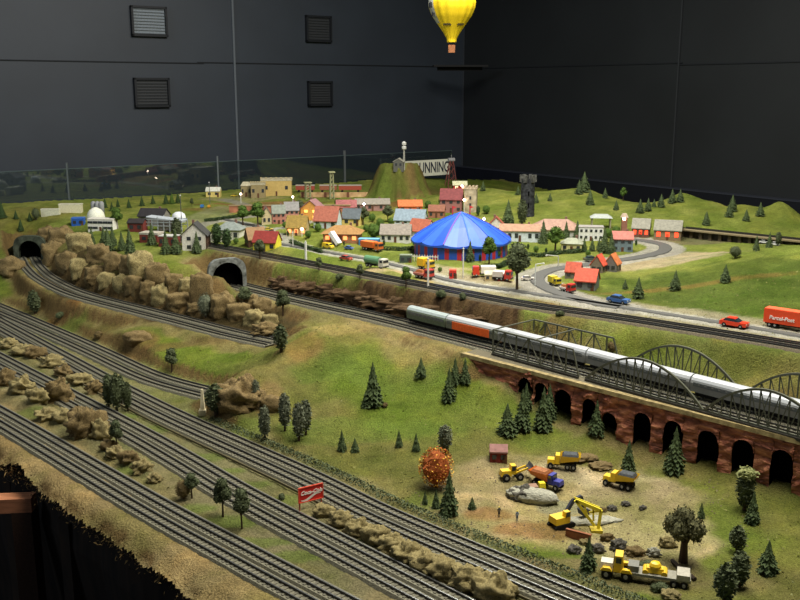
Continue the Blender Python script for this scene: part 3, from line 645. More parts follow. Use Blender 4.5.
# ================================================================= PART 2: things on the landscape
# ---------------------------------------------------------------- trees
def leaf(mb, p, l, up=.0):
    a = Vector((rnd.gauss(0,1),rnd.gauss(0,1),rnd.gauss(0,1)+up)).normalized()*l; b_ = Vector((rnd.gauss(0,1),rnd.gauss(0,1),rnd.gauss(0,1))); b_ = (b_-a*b_.dot(a)/(a.dot(a))).normalized()*l*.6
    p = Vector(p); mb.add([p-a*.5-b_*.3, p+b_*.6, p+a*.6, p-b_*.5], [(0,1,2,3)])
def blob(mb, c, r, rz, n, l, seed=0):
    nr, nc = 8, 10; prof = []
    for i in range(nr+1):
        t = math.pi*i/nr
        for j in range(nc):
            a = 2*math.pi*j/nc; d = Vector((math.sin(t)*math.cos(a), math.sin(t)*math.sin(a), -math.cos(t))); k = .82+.22*mnoise(d*2.3+Vector((seed,seed,0)))
            prof.append((c[0]+d.x*r*k, c[1]+d.y*r*k, c[2]+d.z*rz*k))
    mb.add(prof, [(i*nc+j, i*nc+(j+1)%nc, (i+1)*nc+(j+1)%nc, (i+1)*nc+j) for i in range(nr) for j in range(nc)])
    for _ in range(n):
        d = Vector((rnd.gauss(0,1),rnd.gauss(0,1),rnd.gauss(0,1))).normalized(); k = rnd.uniform(.78,1.05)
        leaf(mb, (c[0]+d.x*r*k, c[1]+d.y*r*k, c[2]+d.z*rz*k), l*rnd.uniform(.7,1.3))
def conifer_mesh(w=.2, seed=0, layers=11):
    mb = MB(); rnd.seed(seed)
    mb.lathe([(w*.62,.10),(w*.5,.3),(w*.3,.62),(w*.08,.93),(.003,.99)], 8)
    for k in range(layers):
        t = k/(layers-1); z = .07+.86*t; r = w*(1-t)**.85*rnd.uniform(.9,1.12)+.012; n = 11 if t < .6 else 7
        for j in range(n):
            a = 2*math.pi*(j+rnd.random()*.7)/n; rr = r*rnd.uniform(.8,1.18); c, s = math.cos(a), math.sin(a); hw = .32*rr+.012
            tip = (c*rr, s*rr, z-.045-.02*rnd.random()); 
            mb.add([(c*rr*.25,s*rr*.25,z+.075),(c*rr*.7-s*hw*.6,s*rr*.7+c*hw*.6,z-.01),tip,(c*rr*.7+s*hw*.6,s*rr*.7-c*hw*.6,z-.01)], [(0,1,2,3)])
            mb.add([(c*rr*.3,s*rr*.3,z+.03),(c*rr*.9,s*rr*.9,z+.012),(c*rr*.8,s*rr*.8,z-.05)], [(0,1,2)])
    return mb
TREES = {}
def tree_proto(kind):
    if kind in TREES: return TREES[kind]
    seed = sum(map(ord, kind)); rnd.seed(seed); tk = MB(); fo = MB()
    bark = mat('tree_bark', (72,56,40), noise=.3)
    G_ = {'d':mat('needles_dark', (78,92,54), rough=.9, noise=.4, scale=60, dark=(34,46,30)), 'm':mat('needles_town', (58,78,40), rough=.9, noise=.4, scale=60, dark=(30,44,24)),
          'c':mat('leaves_grey_green', (118,122,98), rough=.9, scale=50, dark=(40,50,36)), 'g':mat('leaves_green', (86,112,40), rough=.9, scale=50, dark=(40,60,24)),
          'o':mat('leaves_olive', (104,102,66), rough=.9, scale=40, dark=(48,50,34)), 'r':mat('leaves_rust', (186,104,44), rough=.9, scale=90, dark=(96,38,22)),
          'k':mat('leaves_deep', (90,98,64), rough=.9, scale=50, dark=(36,46,32)), 'b':mat('scrub_brown', (112,96,58), rough=.95, scale=50, dark=(58,48,30))}
    g = G_[kind[0]]; s = kind[1]
    if s in 'ABC':
        tk.tube((0,0,-.03),(0,0,.16),.03,6); fo = conifer_mesh({'A':.24,'B':.18,'C':.30}[s], seed); nm = 'conifer_tree'
    elif s == 'P':      # narrow column
        tk.tube((0,0,-.03),(0,0,.14),.03,6); blob(fo,(0,0,.54),.15,.46,420,.06,seed); nm = 'columnar_tree'
    elif s == 'R':      # round bush
        tk.tube((0,0,-.03),(0,0,.2),.05,6); blob(fo,(0,0,.52),.34,.48,900,.045,seed); nm = 'round_bush'
    elif s == 'T':      # tree with a bare trunk
        tk.tube((0,0,-.03),(.01,0,.45),.028,6,.018); tk.tube((.01,0,.3),(.12,.03,.55),.014,5); tk.tube((0,0,.33),(-.1,.02,.6),.014,5)
        for c in ((0,0,.8,.15),(.1,.03,.62,.14),(-.11,0,.6,.14),(.02,.08,.55,.13),(-.03,-.07,.5,.13)): blob(fo,c[:3],c[3],c[3]*1.15,190,.05,seed+c[2]*9)
        nm = 'leafy_tree'
    elif s == 'W':      # wide spreading tree
        tk.tube((0,0,-.03),(0,0,.35),.10,7,.07); 
        for a in ((.2,0),(-.22,.05),(.05,.2),(0,-.15)): tk.tube((0,0,.28),(a[0],a[1],.62),.045,5,.02)
        for c in ((-.22,0,.62,.22),(.05,0,.78,.22),(.27,.02,.6,.2),(.02,.2,.6,.2),(-.05,-.17,.55,.2),(.12,-.1,.45,.14)): blob(fo,c[:3],c[3],c[3]*.9,260,.06,seed+c[0]*9)
        nm = 'spreading_tree'
    else:               # low scrub
        tk.tube((0,0,-.05),(0,0,.3),.04,5); 
        for c in ((-.3,0,.35,.4),(.3,.05,.3,.38),(0,-.1,.45,.42)): blob(fo,c[:3],c[3],c[3]*.9,260,.09,seed+c[0]*9)
        nm = 'low_bush'
    TREES[kind] = (nm, tk.mesh('trunk', bark), fo.mesh('foliage', g)); return TREES[kind]
rt = random.Random(3)
def tree(kind, px, py, h, label, group=None, wide=1.0, cat=None):
    nm, tk, fo = tree_proto(kind); p = G(px, py)
    if kind[1] in 'AB': wide *= 1.3
    if kind[1] == 'C': wide *= 1.12
    if kind == 'kP' or kind == 'cP': wide *= 1.1
    hh = h*depth_of(p)/F*1.03
    o = thing(nm, p, rt.uniform(0,6), label, cat or ('bush' if 'bush' in nm else 'tree'), group); o.scale = (hh*wide, hh*wide, hh)
    put('trunk', tk, o); put('foliage', fo, o)
    if px == 744:
        mb = MB(); rnd.seed(8); blob(mb,(0,0,.86),.17,.15,160,.06,3); mb.build('pale_crown', mat('leaves_pale_top', (150,152,96), rough=.9, scale=50, dark=(84,92,56)), o)
    if kind == 'rR':
        o.scale.x *= 1.2; o.scale.y *= 1.2; mb = MB(); rnd.seed(4)
        for _ in range(190):
            d = Vector((rnd.gauss(0,1),rnd.gauss(0,1),rnd.gauss(0,1))).normalized(); leaf(mb, (d.x*.36,d.y*.36,.52+d.z*.49), .045)
        mb.build('yellow_leaves', cm((226,176,60)), o)
    return o
TG = 'trees scattered over the landscape'
for a in (
 ('dB',373,406,45,'tallest dark conifer alone in the middle of the green slope'),('dC',366,407,17,'small dark conifer tucked against the tall one on the green slope'),
 ('dC',421,377,20,'small conifer on the bare crest just below the locomotive'),('dB',449,401,34,'tall conifer of the trio left of the arcade, frontmost'),
 ('dB',455,384,27,'slim conifer of the trio left of the arcade, rear left'),('dB',465,383,26,'slim conifer of the trio left of the arcade, rear right'),
 ('dB',342,451,22,'dark conifer of the low pair below the green slope, taller one'),('dC',355,452,15,'squat dark conifer of the low pair below the green slope'),
 ('dB',399,447,18,'small conifer in the open grass, left one of a spaced pair'),('dB',416,451,19,'small conifer in the open grass, beside the grey-topped tree'),
 ('cP',445,453,29,'frosty-topped rounded tree standing behind the rust-red bush',None,1.5),('dB',425,504,14,'tiny conifer at the foot of the rust-red bush, on its left'),
 ('dB',436,508,20,'small conifer in the row below the rust-red bush'),('dB',449,514,45,'tall dark conifer right beside the rust-red bush'),('dC',446,517,14,'small squat conifer in front of the tall one by the rust-red bush'),
 ('dC',472,509,13,'tiny conifer at the left edge of the sandy quarry'),
 ('dC',507,434,32,'broad dark conifer leftmost before the arcade arches'),('dB',522,430,42,'slim conifer in front of the first arcade arches'),('dB',526,410,28,'slim conifer close against the second arch pier'),
 ('dB',543,430,44,'pointed conifer before the third arch, taller of its pair'),('dB',549,419,36,'pointed conifer tucked behind the tall one at the third arch'),
 ('dB',596,435,36,'conifer standing in front of the square-topped arch'),('dB',628,474,36,'conifer alone on the grass right of the rear dump truck'),('dB',674,472,47,'tall conifer standing directly before an arch right of the middle'),
 ('dB',752,523,34,'narrow conifer at the foot of the pale-topped tree'),('dB',701,518,17,'tiny conifer right of the big olive tree'),('dC',767,572,34,'lone dark conifer in the right grass corner'),
 ('dC',588,570,36,'slim conifer between the quarry rocks and the hedge',None,.8),
 ('kP',744,510,44,'tall pale-topped tree leaning before the rightmost arches',None,1.25),('kP',737,552,28,'dark rounded tree, rear one of the cluster at lower right',None,1.7),('kP',739,587,38,'dark rounded tree, middle one of the cluster at lower right',None,1.5),('kP',724,604,44,'dark rounded tree, front one of the cluster at lower right',None,1.5),
 ('oW',683,561,58,'big olive spreading tree at the right edge of the quarry',None,.8),('rR',436,487,40,'rust-red round bush dotted with yellow on the grass',None,1.0),
 ('cP',265,441,37,'leaning columnar tree in front of the ochre rock, lower one',None,.95),('cP',256,407,28,'columnar tree against the ochre rock, upper one',None,.95),('cP',285,431,39,'columnar tree with a frosted top right of the ochre rock',None,.95),
 ('cP',299,441,40,'front columnar tree of the pair on the green bank',None,.95),('cP',306,435,37,'rear columnar tree of the pair on the green bank',None,.95),
 ('kT',172,372,25,'bushy dark tree on the slope above the curving tracks',None,1.3),('kP',216,415,32,'dark bushy tree beside the white obelisk post',None,1.8),
 ('kP',109,409,36,'dark tree at the left of the trackside clump of four',None,.9),('kP',117,412,40,'tallest dark tree of the trackside clump of four',None,.85),('kP',128,411,30,'small dark tree at the right of the trackside clump of four',None,.9),('kP',122,404,30,'rear dark tree hidden in the trackside clump of four',None,.8),
 ('kR',52,394,12,'tiny dark bush on the tan rocks between the left tracks',None,1.2),('kT',117,449,31,'small leafy tree standing between the second and third tracks'),
 ('bR',184,499,20,'brown round bush beside a leaning dark tree by the front tracks',None,1.2),('kT',192,498,27,'leaning dark tree behind the brown round bush by the front tracks',None,1.2),('kT',223,517,42,'dark leafy tree on thin trunk, left one of the trackside pair',None,1.0),('kT',242,529,44,'dark leafy tree on thin trunk, right one of the trackside pair',None,.95),
 ('kP',35,314,24,'dark column bush on the bank at the far left',None,1.5),('kT',283,316,27,'dark tree beside the lower track past the stone tunnel',None,1.3),('kP',281,352,28,'dark tree hiding the end of the curved tracks',None,1.5),('kT',245,308,22,'dark tree on the rock just outside the stone tunnel',None,1.6),('cR',206,317,24,'grey-green bush at the foot of the ochre cliff',None,1.0),
 ('kB' if 0 else 'dB',92,245,18,'slim conifer just below the white office block'),('dB',104,246,20,'conifer at the left end of the row on the boulder bank'),('dC',108,252,24,'broad conifer in the row on the boulder bank'),('dB',113,246,20,'conifer third in the row on the boulder bank'),('dB',122,250,19,'conifer standing apart in the middle of the row above the boulders'),('dB',130,254,26,'tall conifer at the right of the row above the boulders'),
 ('dB',152,245,22,'conifer in front of the low brick shed'),('dB',166,254,24,'conifer in front of the red factory wall'),('dB',176,254,26,'conifer at the corner of the red factory'),('kP',177,240,22,'tall dark tree between factory and white gabled house',None,1.4),('dB',197,253,22,'conifer against the white gabled house'),
 ('mP',217,247,23,'dark column tree left of the grey-roofed bungalow',None,1.5),('mP',227,249,20,'dark column tree in front of the grey-roofed bungalow',None,1.6),('gT',117,229,22,'bright green leafy tree right of the white office block',None,1.4),
 ('kT',260,259,20,'dark leafy tree below the yellow red-roofed house',None,1.3),('kT',319,271,14,'thin small tree beside the town tracks, left one',None,1.3),('kT',360,279,15,'thin small tree beside the town tracks below the tanker',None,1.3),('gT',406,288,22,'small tree with yellow leaves beside the town tracks',None,1.2),
 ('gT',489,264,28,'green autumn-tinted tree in front of the circus tent',None,1.2),('dB',470,262,22,'slim dark conifer before the tent wall'),('kT',517,290,48,'large dark leafy tree right of the circus tent',None,1.2),
 ('gR',374,239,16,'bright green bush beside the white grey-roofed house',None,1.3),('gT',243,225,20,'leafy green tree left of the terraced houses',None,1.5),('gT',258,226,24,'larger leafy green tree by the terraced houses',None,1.5),
 ('kT',300,214,14,'dark tree between the terraced houses and the orange house',None,1.7),('kT',363,225,18,'dark tree right of the slate-roofed cottage',None,1.5),('kT',388,222,17,'dark tree left of the blue-grey roofed house',None,1.4),('gR',338,206,8,'small green bush behind the red-roofed house',None,1.4),
 ('dB',508,224,24,'dark conifer left of the black stone tower',None,1.2),('kP',522,226,26,'dark tree hard against the foot of the black stone tower',None,1.1),('dB',543,244,24,'conifer in front of the long white building'),('gT',555,252,26,'round yellow-green tree in front of the brown-roofed hall',None,1.5),('dB',566,239,18,'slim conifer before the wide brown roof'),('dB',577,240,20,'slim conifer left of the white terraced villa'),
 ('dB',584,251,14,'small conifer right of the pale yellow cottage'),('dB',592,251,14,'small conifer below the white terraced villa'),('dB',599,251,14,'small conifer in front of the white terraced villa'),('dB',604,253,26,'tall conifer left of the blue-grey house'),('dB',611,254,22,'dark conifer touching the blue-grey house'),
 ('dC',638,298,21,'dark conifer on the hillside behind the blue car'),('dC',625,289,10,'tiny conifer near the red-roofed hamlet'),('dC',675,290,20,'dark conifer on the green hillside above the road'),('dC',725,282,18,'dark conifer high on the green hillside at right'),
 ('dC',706,225,14,'conifer on the back hill above the black viaduct'),('dC',729,217,14,'conifer lower of two on the back hill saddle'),('dC',732,211,16,'conifer upper of two on the back hill saddle'),('dC',746,221,12,'conifer on the flank of the rounded back hill'),('dC',760,216,14,'pale conifer in the dip between the right back hills'),
 ('dB',756,251,16,'dark conifer on the right hill before the viaduct'),('dB',769,248,16,'dark conifer at the hill edge near the parked white cars'),('kP',778,246,14,'dark column tree on the hill edge at far right',None,1.3),('kR',735,258,12,'dark bush at the end of the gravel field',None,1.4),
 ('dC',640,213,14,'conifer below the ridge, left one behind the lit houses'),('dC',648,211,13,'conifer below the ridge, right one behind the lit houses'),('gT',623,201,14,'bright green tree on the back ridge'),('dC',605,198,10,'pale conifer on the back ridge, leftmost of a small group'),('dC',616,210,10,'small conifer on the slope below the back ridge'),
 ('dC',661,207,13,'conifer on the back ridge between two groups'),('dC',672,203,14,'taller conifer on the back ridge near its bump'),('dC',680,202,13,'slim conifer on the back ridge beside its bump'),('dC',654,207,8,'tiny conifer on the back ridge'),
 ('dC',579,194,14,'conifer on the central ridge, left of a pair'),('dC',584,192,20,'tall conifer on the central ridge'),('dC',590,205,15,'conifer just below the central ridge'),('dC',550,201,8,'tiny conifer on the meadow right of the black tower'),('dC',536,203,10,'small conifer close to the black stone tower'),('dC',518,195,9,'small conifer on the ridge left of the black tower'),('dC',483,191,10,'small conifer on the ridge near the stone church'),
 ('mA',2,218,16,'green conifer at the left frame edge'),('mA',16,219,9,'small conifer left of the far tunnel'),('mA',21,231,12,'conifer above the far left tunnel portal'),('mA',30,221,9,'small conifer behind the far tunnel'),('kR',36,220,12,'dark bush beside the white trailers'),
 ('mA',105,208,10,'conifer near the glass behind the silo'),('mA',112,211,9,'conifer behind the white office block'),('mA',118,207,8,'conifer by the glass at far left, small'),('mA',129,208,9,'conifer by the glass behind the factory, first'),('mA',142,206,10,'conifer by the glass behind the factory, second'),('mA',153,204,9,'conifer by the glass behind the factory, third'),('mA',166,204,11,'conifer by the glass behind the factory, fourth'),('gA',172,204,11,'yellow-green conifer by the glass'),('mA',178,203,10,'conifer by the glass behind the factory, last'),
 ('kT',192,207,9,'dark shrub tree near the back road'),('kS',441,297,9,'low dark scrub on the grass below the town tracks'),('kS',463,299,8,'second low scrub on the grass below the town tracks'),('kS',560,316,7,'low scrub below the town tracks near the bridge'),('kS',340,279,7,'low flat scrub on the bank left of the small trees'),
 ('bS',612,350,10,'brown scrub seen through the middle arch'),('bS',98,338,9,'brown scrub patch between the left tracks',None,1.0),('kS',60,318,8,'dark scrub low on the left bank'),('kS',282,499,7,'dark scrub clump beside the red billboard'),('bS',385,407,6,'dry scrub on the green slope'),
 ): 
    tree(*a) if len(a) < 6 else tree(a[0],a[1],a[2],a[3],a[4],a[5],a[6])
GS = 'garden shrubs between the town houses'
for i,(a,b_,h_) in enumerate(((288,237,5),(308,238,6),(318,232,7),(334,231,6),(366,232,6),(380,228,8),(344,246,4),(372,222,7),(391,225,6),(428,226,6),(432,214,6),(402,216,6),(384,246,5),(250,234,5),(285,228,5),(270,236,5),(236,244,5),(205,246,5),(546,254,5),(536,252,5),(512,256,6),(528,250,5),(588,256,5),(612,258,4),(636,246,5),(628,243,5),(497,258,8),(480,262,6),(440,272,4),(415,246,5),(545,232,6),(500,226,6),(486,214,7),(478,216,8),(608,238,8),(616,236,8),(620,240,7),(428,208,6),(442,206,7),(326,216,6),(282,212,5),(354,208,5))):
    tree('gR' if i%3 else 'mP', a, b_, h_*1.25, 'small green garden shrub among the town houses', GS, 1.3, 'bush')
def garden_hedge(pts, label, w=.008, hh=.014, col='g'):
    P = resample([G(a,b) for a,b in pts], .004); mb = MB(); o = P[0]
    for q in P:
        for _ in range(30): leaf(mb, q-o+Vector((rnd.gauss(0,w*.5),rnd.gauss(0,w*.5),rnd.uniform(0,hh))), .005)
    mb.build('foliage', mat('garden_hedge_leaves', (64,84,44), dark=(34,50,26), scale=70), None, loc=o); ob = bpy.context.scene.collection.objects[-1]; ob.name = 'garden_hedge'; tag(ob, label, 'hedge', kind='stuff')
garden_hedge([(291,243),(306,249),(322,253)], 'dark clipped hedge along the road left of the yellow van')
garden_hedge([(380,250),(398,251),(413,250)], 'green hedge in front of the white bungalow')
garden_hedge([(522,256),(540,257),(562,254),(585,252)], 'dark hedge before the pale yellow cottage')
garden_hedge([(480,270),(488,269),(500,268),(512,262)], 'green hedge right of the tent entrance')
garden_hedge([(205,222),(222,220),(240,217),(258,212)], 'brown-green hedge along the back road')
# hedge along the main tracks
mb = MB(); PM = resample(MAIN, .006); TM = tangents(PM); rnd.seed(5)
i0 = min(range(len(PM)), key=lambda i: (PM[i]-Vector((*gp(196,424,0),0))).length)
for p, t in list(zip(PM, TM))[i0:]:
    q = p+Vector((-t.y,t.x,0))*.062
    for _ in range(22): 
        w = rnd.gauss(0,.0065); leaf(mb, q+Vector((-t.y,t.x,0))*w+Vector((0,0,rnd.uniform(.0,.011)*max(.2,1-abs(w)/.016))), .0042)
tag(mb.build('low_hedge', mat('hedge_leaves', (100,110,76), dark=(60,72,50), scale=80)), 'low dark green hedge running along the rear of the long main tracks', 'hedge', kind='stuff')
# grass tufts for a turf texture
mb = MB(); rnd.seed(9); gx_, gy_ = [], []
for _ in range(9000):
    y_ = rnd.uniform(1.0, 2.6); x_ = rnd.uniform(-.5, .46)*y_; gx_.append(x_); gy_.append(y_)
gx_ = np.array(gx_); gy_ = np.array(gy_); gz_ = height(gx_, gy_); ok = np.ones(len(gx_), bool)
for poly, w_, f_ in BUNDLES: ok &= pdist(gx_, gy_, poly)[0] > w_+.012
qq = G(580,510); ok &= np.hypot(gx_-qq.x, gy_-qq.y) > .26
ok &= ((gx_-E0[0])*EN[0]+(gy_-E0[1])*EN[1]) < -.03
for x_, y_, z_ in zip(gx_[ok], gy_[ok], gz_[ok]):
    a = rnd.uniform(0, 6.28); l = rnd.uniform(.001,.0026); mb.add([(x_-math.cos(a)*l,y_-math.sin(a)*l,z_),(x_+math.cos(a)*l,y_+math.sin(a)*l,z_),(x_+rnd.gauss(0,l),y_+rnd.gauss(0,l),z_+l*rnd.uniform(.8,1.6))], [(0,1,2)])
tag(mb.build('grass_tufts', mat('tuft_fibre', (124,122,66), dark=(92,96,48), scale=30, noise=.3)), 'short dry grass tufts scattered over the near slopes', 'grass', kind='stuff')

# ---------------------------------------------------------------- boulders
def rock_mat(nm, hi, lo, sc=38):
    m = mat(nm, hi, rough=.95, dark=lo, scale=sc, bump=.9); return m
RT = rock_mat('tan_rock', (170,156,106), (86,74,44)); RB = rock_mat('bank_rock', (138,120,78), (70,54,34)); RG = rock_mat('grey_rock', (120,116,104), (62,60,56)); RO = rock_mat('ochre_rock', (138,118,76), (78,64,42)); RP = rock_mat('pale_slab', (172,170,150), (120,120,108), 20)
def rock_mesh(seed, rough=.25, boxy=.5):
    nr, nc = 26, 38; vs = []
    for i in range(nr+1):
        t = math.pi*i/nr
        for j in range(nc):
            a = 2*math.pi*j/nc; d = Vector((math.sin(t)*math.cos(a), math.sin(t)*math.sin(a), -math.cos(t)))
            q = d/max(abs(d.x),abs(d.y),abs(d.z)); d2 = d*(1-boxy)+q*boxy*.78
            k = 1+rough*mnoise(d*1.6+Vector((seed*3.1,seed,0)))+rough*.7*mnoise(d*3.7+Vector((0,seed*2.3,seed)))+rough*.45*mnoise(d*8+Vector((seed,0,7)))+rough*.3*mnoise(d*17+Vector((seed,4,7)))-rough*.5*max(0,.25-abs(mnoise(d*2.6+Vector((seed*1.7,0,3)))))
            vs.append(d2*k*.5)
    mb = MB(); mb.add(vs, [(i*nc+j, i*nc+(j+1)%nc, (i+1)*nc+(j+1)%nc, (i+1)*nc+j) for i in range(nr) for j in range(nc)]); return mb
RM = {}
def boulder(px, py, w, h, m, label, group=None, seed=0, deep=1.0, boxy=.35, rough=.35, name='boulder', sink=.25):
    key = (seed % 7, m.name, boxy)
    if key not in RM: RM[key] = rock_mesh(seed % 7+1, rough, boxy).mesh('rock', m, sm=True)
    p = G(px, py); k = depth_of(p)/F; o = put(name, RM[key], None); H_ = h*k
    o.location = (p.x, p.y+w*k*deep*.3, p.z+H_*(.5-sink)); o.scale = (w*k*1.1, w*k*deep, H_*1.15); o.rotation_euler = (0,0,rt.uniform(-.5,.5)); return tag(o, label, 'rock', group)
GB = 'boulders stacked on the bank above the curved tracks'
bank = [(52,262,22,26),(66,270,22,24),(80,276,22,22),(94,282,22,20),(60,245,26,22),(78,252,26,24),(97,262,24,22),(112,270,20,22),(121,290,18,20),(133,293,20,22),(147,298,17,22),(160,304,20,24),(178,309,26,20),
        (128,272,18,22),(140,277,26,32),(156,283,24,26),(173,288,18,18),(186,292,16,18),(222,316,26,28),(238,321,24,22),(254,326,22,20),(262,314,20,20),(247,306,22,16),(106,287,18,18),(194,314,16,14),(46,240,18,16),(270,327,16,16)]
for i, (a, b_, w_, h_) in enumerate(bank):
    boulder(a, b_, w_, h_, [RB,RB,RT][i%3], 'rugged tan boulder in the rock bank between the curved tracks and the plateau', GB, i, .8, .62, .24)
for i, (a, b_, w_, h_) in enumerate([(4,386,20,18),(20,394,22,18),(36,403,20,16),(57,403,26,26),(46,420,22,12),(64,422,22,14),(84,437,34,32),(99,440,20,22),(114,458,18,12),(127,464,18,14),(141,473,18,14),(154,483,14,10),(108,450,14,12)]):
    boulder(a, b_, w_, h_, RT if i%3 else RB, 'crumbly tan boulder in the row behind the front pair of tracks', 'tan boulders behind the front tracks', i+3, .8, .2, .5)
for i, (a, b_, w_, h_) in enumerate([(22,355,20,12),(34,359,18,14),(50,368,22,14),(62,377,18,12),(78,385,22,12),(94,394,16,14),(8,348,18,10)]):
    boulder(a, b_, w_, h_, RB if i%2 else RT, 'low tan boulder in the row between the second and third groups of tracks', 'low boulders between the left tracks', i+1, .8, .2, .5)
for i, (a, b_, w_, h_) in enumerate([(324,518,18,12),(340,527,22,14),(358,536,22,14),(376,544,24,16),(392,553,24,16),(408,563,26,18),(426,573,28,20),(446,583,30,22),(468,592,34,22),(494,602,36,24)]):
    boulder(a, b_, w_*1.15, h_*1.2, RT, 'smooth straw-coloured boulder in the ridge right of the red billboard', 'straw-coloured boulders right of the billboard', i+2, .8, .1, .4)
for i,(a,b_,w_,h_) in enumerate(((282,285,18,8),(296,288,20,9),(312,291,20,9),(328,294,22,9),(345,297,22,9),(362,300,22,9),(380,304,24,9),(398,307,24,9),(416,311,26,8),(436,314,26,8),(458,318,28,7),(480,322,26,6))):
    boulder(a,b_,w_*1.5,h_*1.25,rock_mat('dark_ledge_rock',(112,88,60),(44,34,24),60),'dark brown rock ledge in the bank between the town tracks and the lower line','dark rock ledges in the bank',i,.3,.15,.7,'rock_ledge',.4)
boulder(238,410,46,36,RO,'orange-brown rock face rising behind the columnar trees',None,4,.8,.3,.42,'rock_outcrop',.3)
boulder(272,412,24,18,RO,'smaller ochre rock between the columnar trees',None,2,.7,.1,.2,'rock_outcrop',.2)
boulder(136,343,26,14,RO,'low red-brown rock hump on the grass between left tracks',None,5,.8,.1,.2,'rock_outcrop',.3)
boulder(264,338,26,14,RB,'dark rock mound where the curved tracks disappear',None,3,.8,.2,.3,'rock_outcrop',.1)
boulder(201,303,26,34,RO,'ochre cliff face beside the grey stone tunnel',None,3,.6,.5,.15,'rock_outcrop',.15)
boulder(8,276,30,22,RB,'brown rock bank left of the far left tunnel',None,1,.8,.3,.3,'rock_outcrop',.2)
boulder(533,503,50,14,RP,'pale grey rounded slab beside the excavator in the quarry',None,2,.5,.15,.12,'rock_slab',.2)
boulder(522,501,24,16,RG,'dark rubble heap left of the pale slab in the quarry',None,4,.7,.2,.5,'rubble_heap',.3)
boulder(590,525,60,8,RP,'flat pale gravel bed under the excavator arm',None,6,.35,.15,.2,'rock_slab',.4)
for a in ((612,511,10,6,RG,'grey stone pile right of the excavator arm'),(626,506,9,5,RG,'small dark stone near the right dump truck'),(643,510,7,5,RG,'small stone alone on the sand right of the trucks'),(619,551,16,13,RG,'large grey boulder above the low-loader truck'),(598,553,13,10,RG,'grey boulder behind the slim quarry conifer'),(575,554,12,10,RG,'dark boulder at the left of the quarry rocks'),
          (654,557,13,10,RP,'pale boulder beside the olive tree'),(607,541,12,8,RB,'brown boulder in the middle of the quarry rocks'),(636,556,18,9,RB,'brown rock hump above the low-loader trailer'),(603,512,8,5,RB,'brown stone beside the grey pile'),(585,545,10,6,RT,'tan stone below the excavator'),(668,548,16,12,RT,'tan boulder under the olive tree'),(583,462,26,7,RB,'brown scrubby rock bank behind the dump trucks'),(602,470,22,7,RB,'brown rock bank between the two dump trucks'),(672,600,18,10,RT,'tan rock at the bottom edge right of the truck')):
    boulder(a[0],a[1],a[2],a[3],a[4],a[5],None,int(a[0])%7,.8,.3,.4)

